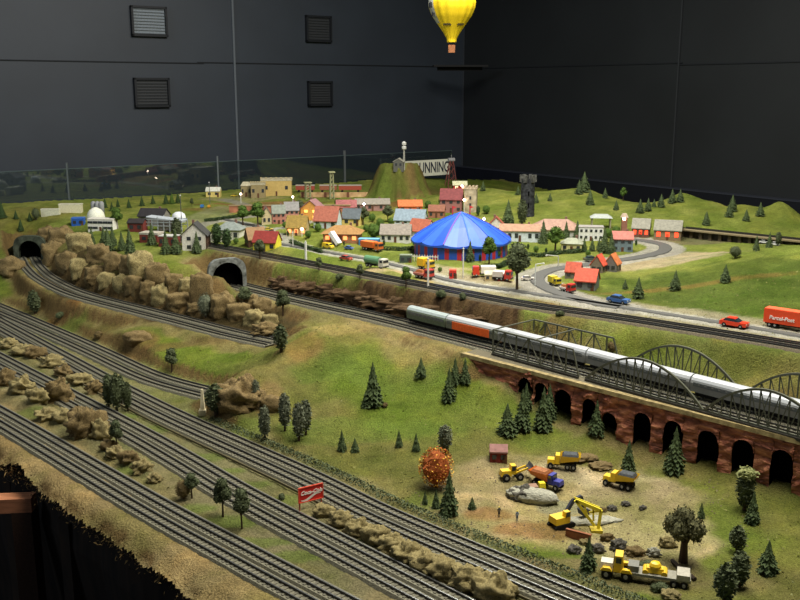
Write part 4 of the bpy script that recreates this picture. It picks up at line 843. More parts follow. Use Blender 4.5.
# ---------------------------------------------------------------- buildings
m_win = mat('window_dark', (52,56,60), rough=.25, spec=.6); m_frame = cm((206,202,190)); m_door = cm((92,60,40))
_box = MB().box((0,0,0),(1,1,1))
def unit(name, m, parent, c, d, rz=0):
    o = put(name, UB(m), parent, c, rz); o.scale = d; return o
_ub = {}
def UB(m):
    if m.name not in _ub: _ub[m.name] = _box.mesh('unit', m)
    return _ub[m.name]
RA = math.atan2(gp(800,337,.2)[1]-gp(520,291,.2)[1], gp(800,337,.2)[0]-gp(520,291,.2)[0])
def house(px, py, wpx, hpx, rpx, rz, wall, roof, label, deep=.8, kind='gable', lit=None, band=False, name='house', cat='house', win=3, chim=True, group=None, floors=1, timber=False):
    p = G(px, py); k = depth_of(p)/F; L = wpx*k; H_ = hpx*k; RH = rpx*k; W = L*deep; rz = R(rz)
    if kind == 'gable_end': L, W = W, L
    t = thing(name, (p.x, p.y+W*.5*abs(math.cos(rz))+L*.35*abs(math.sin(rz)), p.z), rz, label, cat, group)
    wm = wall if hasattr(wall, 'name') else cm(wall); rm = roof if hasattr(roof, 'name') else mat('roof_%d_%d_%d'%tuple(roof), roof, noise=.22, scale=120, bump=.3)
    mb = MB(); s = -.02
    if kind in ('gable', 'gable_end'):
        if kind == 'gable': mb.prism([(-W/2,s),(-W/2,H_),(0,H_+RH*.96),(W/2,H_),(W/2,s)], -L/2, L/2)
        else: mb.prism([(-W/2,s),(-W/2,H_),(0,H_+RH*.96),(W/2,H_),(W/2,s)], -L/2, L/2); 
        mb.build('walls', wm, t); ov = .08*W; th = .003; mb = MB(); sl = RH/(W/2)
        mb.prism([(-W/2-ov,H_-ov*sl),(0,H_+RH),(W/2+ov,H_-ov*sl),(W/2+ov,H_-ov*sl+th),(0,H_+RH+th),(-W/2-ov,H_-ov*sl+th)], -L/2-ov*.6, L/2+ov*.6); mb.build('roof', rm, t)
    elif kind == 'hip':
        mb.box((0,0,(H_+s)/2),(L,W,H_-s)).build('walls', wm, t); mb = MB(); ov = .1*W
        mb.box((0,0,H_+RH/2),(L+2*ov,W+2*ov,RH),top=(max(.05,1-W/L*.9),.04)); mb.build('roof', rm, t)
    else:
        mb.box((0,0,(H_+s)/2),(L,W,H_-s)).build('walls', wm, t); mb = MB(); mb.box((0,0,H_+RH/2),(L*1.04,W*1.04,max(RH,.002))); mb.build('roof', rm, t)
    if kind == 'gable_end': t.rotation_euler.z = rz+R(90)
    lw = mat('window_lit_%d_%d_%d'%tuple(lit), lit, emit=(lit, 2.2)) if lit else m_win
    # windows on the long front and the gable
    fh = H_/floors
    for f in range(floors):
        zc = fh*(f+.55); ww = min(L/(max(win,1)*2.0), .014) if not band else L*.92/max(win,1); wh = min(fh*.42, .018)
        for i in range(win):
            x = -L/2+L*(i+.5)/win
            if f == 0 and i == win//2 and win > 2 and not lit: continue
            unit('window', lw, t, (x,-W/2-.0003,zc), (ww,.0022,wh))
        for sx in ((-1,) if kind != 'gable_end' else (-1,1)):
            for y in ((-.22, .22) if win else ()): unit('window', m_win if kind != 'gable_end' else lw, t, (sx*(L/2+.0003),y*W,zc), (.0022,ww,wh))
    if win > 0: unit('door', m_door, t, ((0 if win > 2 else L*.36) ,-W/2-.0004,min(fh*.36,.012)), (.009,.002,min(fh*.7,.024)))
    if chim and kind != 'flat': mb = MB(); mb.box((L*.22,W*.12,H_+RH*.95),(.008,.008,.02)).build('chimney', cm((120,92,80)), t)
    if timber:
        mb = MB()
        for i in range(6): mb.box((-L/2+L*i/5,-W/2-.001,H_*.55),(.0025,.003,H_*.9))
        mb.box((0,-W/2-.001,H_*.52),(L,.003,.0025)); mb.build('timber_frame', cm((80,58,44)), t)
    return t
house(194,252,24,17,11,0,(214,210,196),(62,62,60),'white gabled house with a dark roof and timber porch beside the factory',.8,'gable_end',timber=True,floors=2,win=2)
house(229,241,24,11,7,-8,(196,194,176),(122,130,124),'white bungalow with pale grey hipped roof right of the gabled house',.8,'hip')
house(266,252,24,10,9,-14,(214,200,60),(128,46,40),'yellow house with dark red roof above the town tracks',.7)
house(254,246,18,7,10,25,(110,80,60),(134,104,70),'small brown-roofed barn joined left of the yellow house',.8,win=2)
house(297,236,20,9,10,-6,(176,156,110),(134,112,52),'tan house with an olive tiled roof in front of the orange house',.8,lit=(255,150,90))
house(266,225,10,9,8,10,(196,180,140),(104,104,96),'half-timbered house at the left end of the pink terrace',.9,'gable_end',timber=True,win=2)
house(278,224,13,11,7,10,(176,120,104),(122,128,116),'pink terraced house with grey-green roof, left one',.8,floors=2,win=3)
house(291,221,14,11,7,10,(180,128,112),(128,126,122),'pink terraced house with grey roof, right one',.8,floors=2,win=3)
house(312,221,20,12,8,-15,(222,160,80),(150,112,112),'orange-yellow house with dusty purple roof behind the red roof',.8,'gable_end',lit=(255,190,90),floors=2,win=2)
house(327,229,24,9,12,-12,(196,206,206),(150,88,70),'white house with a steep red roof in the middle of town',.75)
house(342,243,36,9,7,-6,(168,120,84),(148,112,66),'wide house with brown hipped roof and a glowing orange porch',.7,'hip',lit=(255,140,80),win=4)
house(352,226,18,8,8,-10,(212,188,110),(86,94,98),'small yellow cottage with a slate roof',.8,win=2)
house(346,212,20,5,6,4,(140,84,80),(150,90,88),'long low house with dusty red roof below the hut hill',.6)
house(372,211,34,7,4,4,(156,120,112),(140,134,122),'grey-roofed factory hall behind the town houses',.5,'gable',win=6,name='factory_hall',cat='building')
house(410,213,24,7,5,4,(206,104,48),(196,108,62),'orange-roofed shed at the foot of the hut hill',.5,name='shed',cat='building')
house(411,230,30,10,9,-14,(206,214,222),(120,136,146),'white house with a blue-grey roof behind the circus',.6,win=4,floors=2)
house(396,243,30,9,8,-5,(214,212,202),(128,120,108),'white bungalow with grey-brown roof left of the circus tent',.6,win=5)
house(422,240,22,9,10,-35,(220,218,210),(156,88,66),'white house with red-brown roof touching the circus tent',.8,win=3)
house(452,213,22,14,9,-8,(150,104,96),(118,58,58),'maroon-roofed brick church behind the circus tent',.7,name='church',cat='building',floors=2)
house(437,218,16,7,5,-8,(150,100,76),(130,84,64),'low brown house left of the maroon-roofed church',.7)
house(497,235,16,9,8,-8,(214,206,196),(150,82,66),'white gabled chapel right of the tent top',.7,'gable_end',win=2)
house(521,242,40,11,5,-7,(208,216,218),(156,122,98),'long white building with a low brown roof right of the tent',.45,win=6,name='long_building',cat='building')
house(558,238,46,8,9,-7,(206,206,198),(156,124,108),'wide hall with a broad pinkish-brown hipped roof',.6,'hip',win=6,name='hall',cat='building')
house(573,252,20,8,5,-12,(206,200,140),(140,144,124),'pale yellow cottage with a grey hipped roof',.7,'hip')
house(592,241,24,13,1,-8,(216,216,212),(150,146,140),'white flat-roofed villa with terraces and brown side',.6,'flat',win=5,floors=2,name='villa',cat='building')
house(624,252,20,13,6,-10,(112,128,134),(170,104,92),'blue-grey house with a red and white roof beside the loop road',.8,floors=2,win=3)
house(643,238,17,10,8,-20,(104,72,58),(132,130,116),'brown house with glowing red windows, left of the lit pair',.8,lit=(255,70,40),win=3,chim=False)
house(671,241,26,11,8,-20,(132,112,84),(128,126,112),'brown house with glowing red windows, right of the lit pair',.7,lit=(255,70,40),win=3,chim=False)
# red-roofed hamlet
house(589,291,21,10,10,-24,(120,124,120),(186,80,58),'grey cottage with bright red roof at the front of the hamlet',.9,win=2,chim=False)
house(575,279,15,7,8,-24,(120,112,100),(176,80,58),'low red-roofed cottage at the left of the hamlet',.8,win=2,chim=False)
house(600,273,14,8,9,60,(124,112,96),(204,84,62),'red-roofed cottage at the back of the hamlet, left of the last',.9,win=2,chim=False)
house(614,272,14,8,9,60,(112,112,108),(196,116,70),'two-tone roofed cottage at the right end of the hamlet',.9,win=2,chim=False)
# factory
mbr = (108,48,42)
house(136,232,16,9,3,-5,mbr,(48,44,44),'dark red shed at the left end of the factory',.8,name='factory_shed',cat='building',win=2,chim=False)
house(150,243,20,8,2,-14,(120,56,46),(170,164,148),'low brick shed with pale roof in the factory yard',.7,'flat',name='factory_shed',cat='building',win=2)
house(168,247,18,10,1,-10,mbr,(176,176,168),'red flat-roofed hall at the front of the factory',.7,'flat',name='factory_hall',cat='building',win=3)
house(152,226,26,10,6,-8,(120,116,108),(44,42,44),'dark arched roof hall behind the factory steelwork',.7,name='factory_hall',cat='building',win=3)
p = G(164,232); k_ = depth_of(p)/F; t = thing('steel_structure', p, R(-10), 'grey steel frame and pipework over the factory yard', 'steelwork')
mb = MB(); Lx, Wx, Hx = 38*k_, .06, 15*k_
for i in range(7):
    x = -Lx/2+Lx*i/6
    for y in (0, Wx): mb.bar((x,y,-.01),(x,y,Hx*(.7+.3*(i%3)/2)),.003,.003)
for z in (.5,.8,1): 
    for y in (0, Wx): mb.bar((-Lx/2,y,Hx*z*.8),(Lx/2,y,Hx*z*.8),.003,.003)
mb.build('frame', cm((148,154,156)), t)
mb = MB()
for i in range(5): mb.tube((-Lx/2,.01+i*.011,Hx*.95),(Lx/2,.01+i*.011,Hx*.72),.004,6)
mb.build('pipe_run', cm((168,174,178), rough=.4), t)
mb = MB(); mb.box((Lx*.1,Wx*.5,Hx*.45),(Lx*.5,Wx*.8,Hx*.7)); mb.build('machine_house', cm((118,112,104)), t)
def lathe_thing(name, px, py, prof, m, label, cat, n=14, part=None):
    p = G(px, py); k = depth_of(p)/F; mb = MB(); mb.lathe([(r*k, z*k) for r, z in prof], n); return tag(mb.build(name, m, None, True, loc=p), label, cat)
lathe_thing('storage_tank', 179,222,[(7,-2),(7,5),(6,8),(3,10),(.2,10.4)],cm((212,216,218)),'white domed storage tank right of the factory steelwork','tank')
lathe_thing('observatory_dome', 96,219,[(9,-2),(9,2),(8,6),(6,9),(3,11),(.2,12)],cm((222,222,204)),'white dome behind the white office block','dome')
for x_ in (94,98,102): lathe_thing('silo', x_,214,[(2.6,-2),(2.6,11),(1.5,12.5),(.1,13)],cm((140,142,142)),'grey silo of the three standing behind the white dome','silo')['group'] = 'grey silos behind the dome'
t = house(101,231,26,11,1,-6,(216,214,204),(206,202,190),'white two-storey office block with window bands at far left',.5,'flat',floors=2,win=5,band=True,name='office_block',cat='building')
house(77,226,12,7,1,8,(36,84,160),(56,100,176),'small bright blue box building left of the white office block',.8,'flat',win=2,name='kiosk',cat='building')
house(50,216,18,6,1,2,(196,196,170),(200,198,176),'short pale trailer at the back left above the far tunnel',.3,'flat',win=0,name='trailer',cat='trailer')
house(70,213,22,8,1,2,(206,200,166),(206,202,176),'long cream trailer at the back left near the glass',.3,'flat',win=0,name='trailer',cat='trailer')
house(213,197,14,6,3,0,(206,186,110),(206,206,190),'small yellow hut with a pale roof near the glass',.6,name='hut',cat='building',win=2)
# fort
for a in ((246,197,10,11,4,'round','small tan tower house at the left of the fort'),(258,198,14,13,2,'flat','square brown tower of the fort'),(276,196,30,15,2,'flat','long tan main wall of the fort near the glass')):
    t = house(a[0],a[1],a[2],a[3],a[4],4,(186,160,96) if a[0] > 270 else (140,126,88),(176,168,140),a[6],.5,'hip' if a[5]=='round' else 'flat',name='fort_building',cat='building',win=3,chim=False)
    if a[5] == 'flat':
        p = G(a[0],a[1]); k = depth_of(p)/F; mb = MB()
        for i in range(7): mb.box((-a[2]*k/2+a[2]*k*i/6,-a[2]*k*.25,(a[3]+3)*k),(.008,.008,.006))
        mb.build('battlement', cm((180,166,126)), t)
t = thing('retaining_wall', G(290,212), R(2), 'low red-brown retaining wall running behind the town houses', 'wall')
mb = MB(); mb.box((0,0,.005),(.55,.012,.05)); mb.build('masonry', rock_mat('red_masonry', (168,112,84), (110,66,48)), t); mb = MB(); mb.box((0,0,.031),(.555,.016,.004)); mb.build('coping', cm((150,130,96)), t)
t = thing('boundary_wall', G(352,197), R(2), 'long tan wall with brown panels along the back between fort and hill', 'wall')
mb = MB(); mb.box((.04,0,.008),(.60,.012,.032)); mb.build('masonry', rock_mat('tan_masonry', (196,166,120), (150,110,78)), t); mb = MB()
for i in range(6): mb.box((-.25+i*.115,-.007,.008),(.012,.006,.036))
mb.build('pier', cm((110,70,50)), t)
for px_, L_, c_, lb in ((305,.10,(150,70,54),'red-brown goods wagon behind the tan back wall, left one'),(350,.12,(156,72,52),'red-brown goods wagon on the back line near the hut hill'),(328,.09,(140,84,60),'brown goods wagon in the middle of the back line')):
    p = G(px_,193); t = thing('goods_wagon', p+Vector((0,.02,.004)), R(2), lb, 'wagon', 'goods wagons on the back line')
    mb = MB(); mb.box((0,0,.022),(L_,.028,.022)).build('body', cm(c_), t); mb = MB(); mb.box((0,0,.036),(L_*1.02,.030,.005),top=(1,.5)).build('roof', cm((150,140,128)), t)
    for sx in (-1,1):
        mb = MB(); mb.tube((sx*L_*.35,-.012,.005),(sx*L_*.35,.012,.005),.006,10); mb.build('wheelset', m_un, t)
# signal masts / lattice towers
def lattice(px, py, hpx, wpx, label, m, name='lattice_mast', top=True, n=6, taper=.5):
    p = G(px, py); k = depth_of(p)/F; H_, W = hpx*k, wpx*k/2; t = thing(name, p, .3, label, 'mast'); mb = MB()
    def c(i, z): s = 1-(1-taper)*z; return Vector(((-1,1,1,-1)[i]*W*s, (-1,-1,1,1)[i]*W*s, z*H_))
    for i in range(4):
        mb.bar(c(i,-.02), c(i,1), .0035, .0035)
        for j in range(n): mb.bar(c(i,j/n), c((i+1)%4,(j+1)/n), .0022, .0022)
    mb.build('lattice', m, t)
    if top: mb = MB(); mb.box((0,0,H_*1.03),(W*3,W*3,H_*.05)).build('platform', m, t)
    return t
lattice(308,199,16,5,'twin signal gantry standing behind the tan wall',cm((150,150,110)),taper=.9)
lattice(332,199,26,4,'tall thin lattice mast behind the tan wall',cm((160,160,120)),taper=.6)
t = lattice(451,188,27,10,'red steel winding tower beside the sign board',cm((128,72,66)),'winding_tower',top=False,n=4,taper=.3)
p = G(451,188); k = depth_of(p)/F; mb = MB(); mb.tube((-.02,0,28*k),(.02,0,28*k),.012,12); mb.build('winding_wheel', cm((150,150,150)), t); mb = MB(); mb.bar((0,0,29*k),(0,0,33*k),.002,.002).build('tip', cm((150,150,150)), t)
house(460,190,14,5,3,0,(150,44,36),(196,196,160),'small red house at the foot of the winding tower',.7,lit=(255,200,150),name='hut',cat='building',win=2,chim=False)
# hut on the hill
t = house(399,168,10,6,3,-10,(92,92,84),(150,148,134),'grey wooden hut on top of the brown hill',.8,'gable_end',name='hut',cat='building',win=2,chim=False)
p = G(404,168); k = depth_of(p)/F; t = thing('radio_mast', p, 0, 'thin pale mast with round antennas beside the hilltop hut', 'mast')
mb = MB(); mb.tube((0,0,-.01),(0,0,26*k),.0055,6,.004); mb.build('pole', cm((150,150,140)), t)
for z_ in (20,24): mb = MB(); mb.lathe([(.002,-.012),(.011,-.006),(.012,.004),(.003,.012)],8,(.0,0,z_*k)); mb.build('antenna', cm((196,196,190)), t)
# stone tower, dark ruined tower
t = thing('stone_tower', G(470,213), R(-10), 'square beige stone tower right of the maroon-roofed church', 'tower'); k = depth_of(G(470,213))/F
mb = MB(); mb.box((0,.03,11*k),(12*k,12*k,26*k)).build('shaft', rock_mat('beige_stone', (190,176,148), (130,118,98)), t); mb = MB()
for i in range(4):
    for j in range(4):
        if i in (0,3) or j in (0,3): mb.box(((-1.5+i)*3.6*k,.03+(-1.5+j)*3.6*k,25*k),(2*k,2*k,3*k))
mb.build('battlement', cm((178,160,134)), t)
for z_ in (8,15): unit('window', m_win, t, (0,.03-6.1*k,z_*k), (.008,.002,.014))
p = G(528,217); k = depth_of(p)/F; t = thing('ruined_tower', p+Vector((0,.03,0)), 0, 'tall black round stone tower with a broken crown', 'tower')
mb = MB(); rr = 7.2*k; n = 24; rows = 22; Ht = 39*k
for j in range(rows+1):
    for i in range(n):
        a = 2*math.pi*i/n; jag = 1 if j < rows else 1-.10*(.5+.5*math.sin(i*2.4))-.05*(i%2); r_ = rr*(1-.05*j/rows)*(1+.05*mnoise(Vector((math.cos(a)*3,math.sin(a)*3,j*.9)))); mb.v.append((r_*math.cos(a), r_*math.sin(a), -.01+(Ht+.01)*j/rows*jag))
for j in range(rows):
    for i in range(n): mb.f.append((j*n+i,j*n+(i+1)%n,(j+1)*n+(i+1)%n,(j+1)*n+i))
mb.build('shaft', mat('black_stone', (58,60,62), rough=.9, scale=90, dark=(24,25,28), bump=.8), t)
mb = MB()
for i in range(6): a = i*1.05; mb.box((rr*.93*math.cos(a),rr*.93*math.sin(a),Ht*.97),(.014,.014,.03),a)
mb.build('broken_crown', mat('black_stone_top', (88,88,82), rough=.9, scale=90, dark=(44,44,42)), t)
for z_ in (.3,.6): unit('arrow_slit', mat_black, t, (0,-rr,Ht*z_), (.005,.006,.018))
# brick tower and shelter near the lit houses
t = thing('water_tower', G(625,232), 0, 'small pinkish tower with a glowing lamp left of the lit houses', 'tower'); k = depth_of(G(625,232))/F
mb = MB(); mb.box((0,.02,7*k),(5*k,5*k,16*k)).build('shaft', cm((150,104,88)), t); mb = MB(); mb.box((0,.02,16*k),(7*k,7*k,4*k),taper=.5).build('cap', cm((180,160,140)), t)
unit('lamp', mat('lamp_glow', (255,226,200), emit=((255,226,200),9)), t, (-.004,.02-3*k,13*k), (.010,.006,.010))
t = thing('open_shelter', G(601,229), R(-8), 'grey-roofed open shelter on posts below the back ridge', 'shelter'); k = depth_of(G(601,229))/F
for sx in (-1,1):
    for sy in (0,1): mb = MB(); mb.bar((sx*9*k,sy*.04,-.01),(sx*9*k,sy*.04,11*k),.005,.005); mb.build('post', cm((150,146,120)), t)
mb = MB(); mb.box((0,.02,12.5*k),(22*k,.06,3*k),taper=.6).build('roof', cm((160,166,160)), t)
# viaduct at the right back
A_ = Vector((*gp(684,237,.2),.2)); B_ = Vector((*gp(815,251,.2),.2)); d_ = B_-A_; t = thing('railway_viaduct', A_, math.atan2(d_.y,d_.x), 'dark elevated railway on a low wall behind the right hill', 'viaduct')
Lv = d_.length; mb = MB(); mb.box((Lv/2,0,.004),(Lv,.03,.052)).build('wall', mat('viaduct_dark', (62,54,42), noise=.4, dark=(30,26,20), scale=30), t)
mb = MB(); mb.box((Lv/2,0,.032),(Lv*1.01,.075,.005)).build('deck', cm((124,112,84)), t)
mb = MB()
for i in range(14): mb.box((Lv*i/13,-.018,.002),(.012,.01,.05))
mb.build('pilaster', cm((86,74,56)), t)
for sy in (-.012,.012): mb = MB(); mb.box((Lv/2,sy,.037),(Lv,.002,.004)); mb.build('rail', m_rail, t)

# ---------------------------------------------------------------- circus tent
def tent_mat(nm, base, stripe, nst, duty):
    m = bpy.data.materials.new(nm); m.use_nodes = True; nt = m.node_tree; N, L = nt.nodes, nt.links; bs = N['Principled BSDF']; bs.inputs['Roughness'].default_value = .45
    tc = N.new('ShaderNodeTexCoord'); sx = N.new('ShaderNodeSeparateXYZ'); L.new(tc.outputs['Object'], sx.inputs[0]); at_ = N.new('ShaderNodeMath'); at_.operation = 'ARCTAN2'; L.new(sx.outputs[1], at_.inputs[0]); L.new(sx.outputs[0], at_.inputs[1])
    mu = N.new('ShaderNodeMath'); mu.operation = 'MULTIPLY'; mu.inputs[1].default_value = nst/(2*math.pi); L.new(at_.outputs[0], mu.inputs[0]); fr_ = N.new('ShaderNodeMath'); fr_.operation = 'FRACT'; L.new(mu.outputs[0], fr_.inputs[0])
    lt = N.new('ShaderNodeMath'); lt.operation = 'LESS_THAN'; lt.inputs[1].default_value = duty; L.new(fr_.outputs[0], lt.inputs[0])
    mx_ = N.new('ShaderNodeMix'); mx_.data_type = 'RGBA'; mx_.inputs[6].default_value = (*srgb(base),1); mx_.inputs[7].default_value = (*srgb(stripe),1); L.new(lt.outputs[0], mx_.inputs[0]); L.new(mx_.outputs[2], bs.inputs['Base Color']); return m
pb = Vector((*gp(464,262,.2),.2)); RT_ = .172; t = thing('circus_tent', (pb.x+.0, pb.y+RT_, .198), R(7), 'large blue circus tent with red striped walls in the town', 'tent')
n = 48
def ring(r, z, sc=0): return [((r*(1+sc*abs(math.sin(6*2*math.pi*i/n/1)))*math.cos(2*math.pi*i/n)), (r*(1+sc*abs(math.sin(6*2*math.pi*i/n)))*math.sin(2*math.pi*i/n)), z-(0)) for i in range(n)]
mb = MB(); mb.v = ring(RT_*.93,0)+ring(RT_*.93,.058); mb.f = [(i,(i+1)%n,n+(i+1)%n,n+i) for i in range(n)]; mb.build('wall_panels', tent_mat('tent_wall', (40,84,186), (186,44,62), 24, .36), t)
mb = MB(); prof = [(RT_,.046),(RT_*1.0,.056),(RT_*.8,.078),(RT_*.55,.104),(RT_*.30,.124),(RT_*.18,.133),(RT_*.06,.14),(.003,.143)]
for r_, z_ in prof:
    for i in range(n):
        a = 2*math.pi*i/n; sag = .006*abs(math.sin(6*a))*(r_/RT_)**2*(1 if z_ > .05 else .3); mb.v.append((r_*math.cos(a), r_*math.sin(a), z_-sag))
for j in range(len(prof)-1):
    for i in range(n): mb.f.append((j*n+i,j*n+(i+1)%n,(j+1)*n+(i+1)%n,(j+1)*n+i))
mb.build('canvas_roof', tent_mat('tent_roof', (38,84,196), (48,98,206), 12, .5), t)
for i in range(12):
    a = 2*math.pi*i/12; mb = MB()
    for (r0,z0),(r1,z1) in zip(prof[1:-1], prof[2:]): mb.bar((r0*math.cos(a),r0*math.sin(a),z0+.001),(r1*math.cos(a),r1*math.sin(a),z1+.001),.004,.002)
    mb.build('roof_seam', cm((120,84,160)) if i%4==0 else cm((60,106,208)), t)
for sx in (-.03,.03):
    mb = MB(); mb.tube((sx,0,.12),(sx,0,.165),.002,6); m_ = mb.build('king_pole', cm((196,60,60)), t); mb = MB(); mb.add([(sx,0,.165),(sx+.014,0,.160),(sx,0,.155)],[(0,1,2)]).build('flag', cm((214,60,60)), m_)
for i in range(16):
    a = 2*math.pi*(i+.5)/16; q = Vector((pb.x+RT_*1.12*math.cos(a), pb.y+RT_+RT_*1.12*math.sin(a), .2))
p = G(463,276)
# fence of white pickets left of the tent
t = thing('picket_fence', G(409,262), R(0), 'white picket fence at the left entrance of the circus', 'fence')
mb = MB()
for i in range(12): mb.box((i*.0085,-i*.002,.012),(.002,.002,.028))
mb.bar((0,0,.02),(.094,-.022,.02),.002,.002); mb.build('pickets', cm((214,210,200)), t)

# ---------------------------------------------------------------- vehicles
m_tyre = mat('tyre', (24,23,22), rough=.9); m_glass = mat('car_glass', (40,48,54), rough=.15, spec=.7); m_hub = cm((150,150,146))
def wheels(t, xs, y, r, w=.004, m=m_tyre):
    for x in xs:
        for s in (-1,1):
            mb = MB(); mb.tube((x,s*y-w/2,r),(x,s*y+w/2,r),r,12); o = mb.build('wheel', m, t); mb = MB(); mb.tube((x,s*(y+w/2),r),(x,s*(y+w/2+.0006),r),r*.45,8); mb.build('hub', m_hub, o)
def veh(name, px, py, rz, label, cat, group=None):
    p = G(px, py); t = thing(name, p+Vector((0,.008,.001)), R(rz), label, cat, group); return t
ra = RA*57.3
def car(px, py, rz, col, label, L=.052, van=False):
    t = veh('car' if not van else 'van', px, py, rz, label, 'car' if not van else 'van'); w = .020; k = L/.052; body = cm(col, rough=.3, spec=.6, noise=.03)
    pr = [(-.026,.004),(-.026,.011),(-.022,.0125),(.026,.0115),(.0265,.008),(.026,.004)] if not van else [(-.026,.004),(-.026,.020),(-.024,.022),(.010,.022),(.019,.014),(.026,.012),(.026,.004)]
    def ext(prof, hw, taper=0):
        mb = MB(); q = [(x*k, z*k) for x, z in prof]; n = len(q); zm = max(z for _, z in q); z0 = min(z for _, z in q)
        f = lambda z: hw-(taper*(z-z0)/(zm-z0+1e-9))
        mb.v = [(x,-f(z),z) for x, z in q]+[(x,f(z),z) for x, z in q]; mb.f = [(i,(i+1)%n,n+(i+1)%n,n+i) for i in range(n)]+[tuple(range(n))[::-1],tuple(range(n,2*n))]; return mb
    ext(pr, w/2*k).build('body', body, t)
    if not van:
        ext([(-.020,.012),(-.014,.0175),(.004,.0175),(.013,.012)], w/2*k*.94, .002).build('glasshouse', m_glass, t); ext([(-.0145,.0172),(-.0125,.0186),(.003,.0186),(.0045,.0172)], w/2*k*.80).build('roof_panel', body, t)
    else: unit('side_window', m_glass, t, (.006*k,-w/2*k-.0002,.017*k), (.014*k,.001,.005*k)); unit('windscreen', m_glass, t, (.0165*k,0,.018*k), (.004*k,w*k*.8,.005*k))
    for s in (-1,1): unit('headlight', cm((220,220,200)), t, (.0262*k,s*.006*k,.009*k), (.001,.004*k,.002*k)); unit('tail_light', cm((170,30,24)), t, (-.0262*k,s*.007*k,.009*k), (.001,.003*k,.002*k))
    wheels(t, (-.016*k,.016*k), w/2*k-.0012, .0042*k, .003); return t
car(619,304,ra,(66,104,160),'metallic blue car parked beside the road below the red-roofed hamlet',.060)
car(735,328,ra,(226,62,36),'bright red-orange car on the road near the orange lorry',.064)
car(346,261,ra,(176,60,50),'small dark red car on the road left of the green tanker',.046)
car(328,249,ra,(220,190,40),'yellow van beside the white sculpture in town',.046,True)
car(349,250,ra,(60,100,170),'tiny blue car behind the yellow van',.036)
car(592,262,10,(70,84,72),'dark green car parked at the back of the red-roofed hamlet',.052)
car(528,281,0,(206,200,190),'white car on the forecourt left of the loop road',.038)
car(268,231,-10,(220,190,50),'small yellow car on the side street behind the yellow house',.036)
car(564,258,30,(60,52,50),'small black car on the loop road behind the hamlet',.030) if False else None
car(234,197,5,(206,180,50),'yellow car on the back square beside the fort',.036); car(222,191,0,(196,190,180),'pale car parked behind the yellow hut',.03) if False else None
car(202,208,90,(50,120,180),'blue van standing on the back road in the meadow',.034,True); car(209,208,90,(206,150,50),'orange van standing on the back road in the meadow',.030,True)
car(776,246,ra,(210,210,206),'white car parked before the viaduct at far right',.034); car(765,244,ra,(204,204,200),'white car half hidden by a conifer near the viaduct',.034)
def lorry(px, py, rz, cab, box, L, label, H=.036, tank=False, txt=None, flat=False, flip=1):
    t = veh('lorry', px, py, rz, label, 'lorry'); w = .028; cx = L/2-.011; c = cm(cab, rough=.35, spec=.5, noise=.04); b_ = cm(box, rough=.4, spec=.4, noise=.04)
    mb = MB(); mb.prism([(0,0)]*3,0,0) if False else None
    mb.box((cx,0,.018),(.021,w*.94,.024),top=(.86,.94)).build('cab', c, t); unit('windscreen', m_glass, t, (cx+.0100,0,.0225), (.002,w*.8,.008)); unit('side_window', m_glass, t, (cx+.001,-w*.47,.0225), (.010,.0012,.007))
    unit('bumper', cm((60,60,58)), t, (cx+.0105,0,.007), (.003,w*.95,.004)); unit('chassis', m_un, t, (-.006,0,.008), (L*.86,w*.5,.004))
    bl = L-.026
    if tank: mb = MB(); mb.tube((-L/2,0,.022),(-L/2+bl,0,.022),.0125,14); mb.build('tank', b_, t)
    elif flat: mb = MB(); mb.box((-L/2+bl/2,0,.0135),(bl,w,.006)).build('load_bed', b_, t); mb = MB(); mb.box((-L/2+bl/2,0,.020),(bl*.8,w*.7,.008),taper=.7).build('load', cm((150,90,50)), t)
    else: mb = MB(); mb.box((-L/2+bl/2,0,.011+(H-.011)/2),(bl,w*1.02,H-.011)).build('cargo_box', b_, t); mb = MB(); mb.box((-L/2+bl/2,0,H+.0006),(bl*.97,w*.97,.0012)).build('box_roof', cm(tuple(min(255,v+20) for v in box)), t)
    wheels(t, (cx-.001,-L/2+.014,-L/2+.027), w/2-.003, .0058, .004)
    if txt: o = put('lettering', TXT(txt), t, (-L/2+bl/2,-w*.51-.0012,.0245)); o.rotation_euler = (R(90),0,0)
    return t
def TXT(s): 
    me_ = text_mesh(s[0], s[1], .0004, s[2], s[3]); me_.materials.append(cm((240,232,222))); return me_
lorry(790,330,ra,(214,70,36),(226,78,40),.112,'orange-red parcel lorry with white lettering at the right frame edge',.044,txt=('Parcel-Post',.0128,.1,.0003))
lorry(376,268,ra,(214,212,196),(96,140,104),.084,'green tanker lorry with a white cab on the road',tank=True)
lorry(372,251,ra,(206,110,44),(206,100,40),.084,'long orange lorry parked behind the green tanker',.030)
lorry(484,277,180+ra*0,(206,60,36),(222,218,206),.070,'red-cabbed lorry with a white box before the circus tent',.030)
lorry(424,279,ra,(196,70,60),(176,110,100),.062,'red and white lorry beside the yellow crane truck',.026,flat=True)
lorry(426,270,ra,(222,180,40),(226,180,40),.052,'bright yellow lorry behind the white lamp post',.034)
lorry(405,271,ra,(220,190,60),(206,180,70),.032,'small yellow lorry beside the yellow-leaved tree',.026) if False else None
lorry(503,281,-20,(190,60,50),(200,190,180),.056,'small red and white lorry under the large dark tree',.026)
lorry(555,286,-60,(200,180,40),(206,190,60),.052,'yellow lorry at the entrance of the red-roofed hamlet',.034).scale = (.75,)*3
lorry(568,293,-50,(196,50,44),(206,200,190),.050,'red lorry with white front nearest the loop road bend',.026,flat=True).scale = (.85,)*3
house(453,279,7,8,1,-5,(206,56,44),(216,80,60),'small bright red kiosk in front of the circus tent',.9,'flat',name='kiosk',cat='kiosk',win=2)
house(491,281,12,6,3,-5,(196,176,130),(190,186,160),'beige market stall with a pale roof left of the dark tree',.6,name='market_stall',cat='stall',win=2,chim=False)
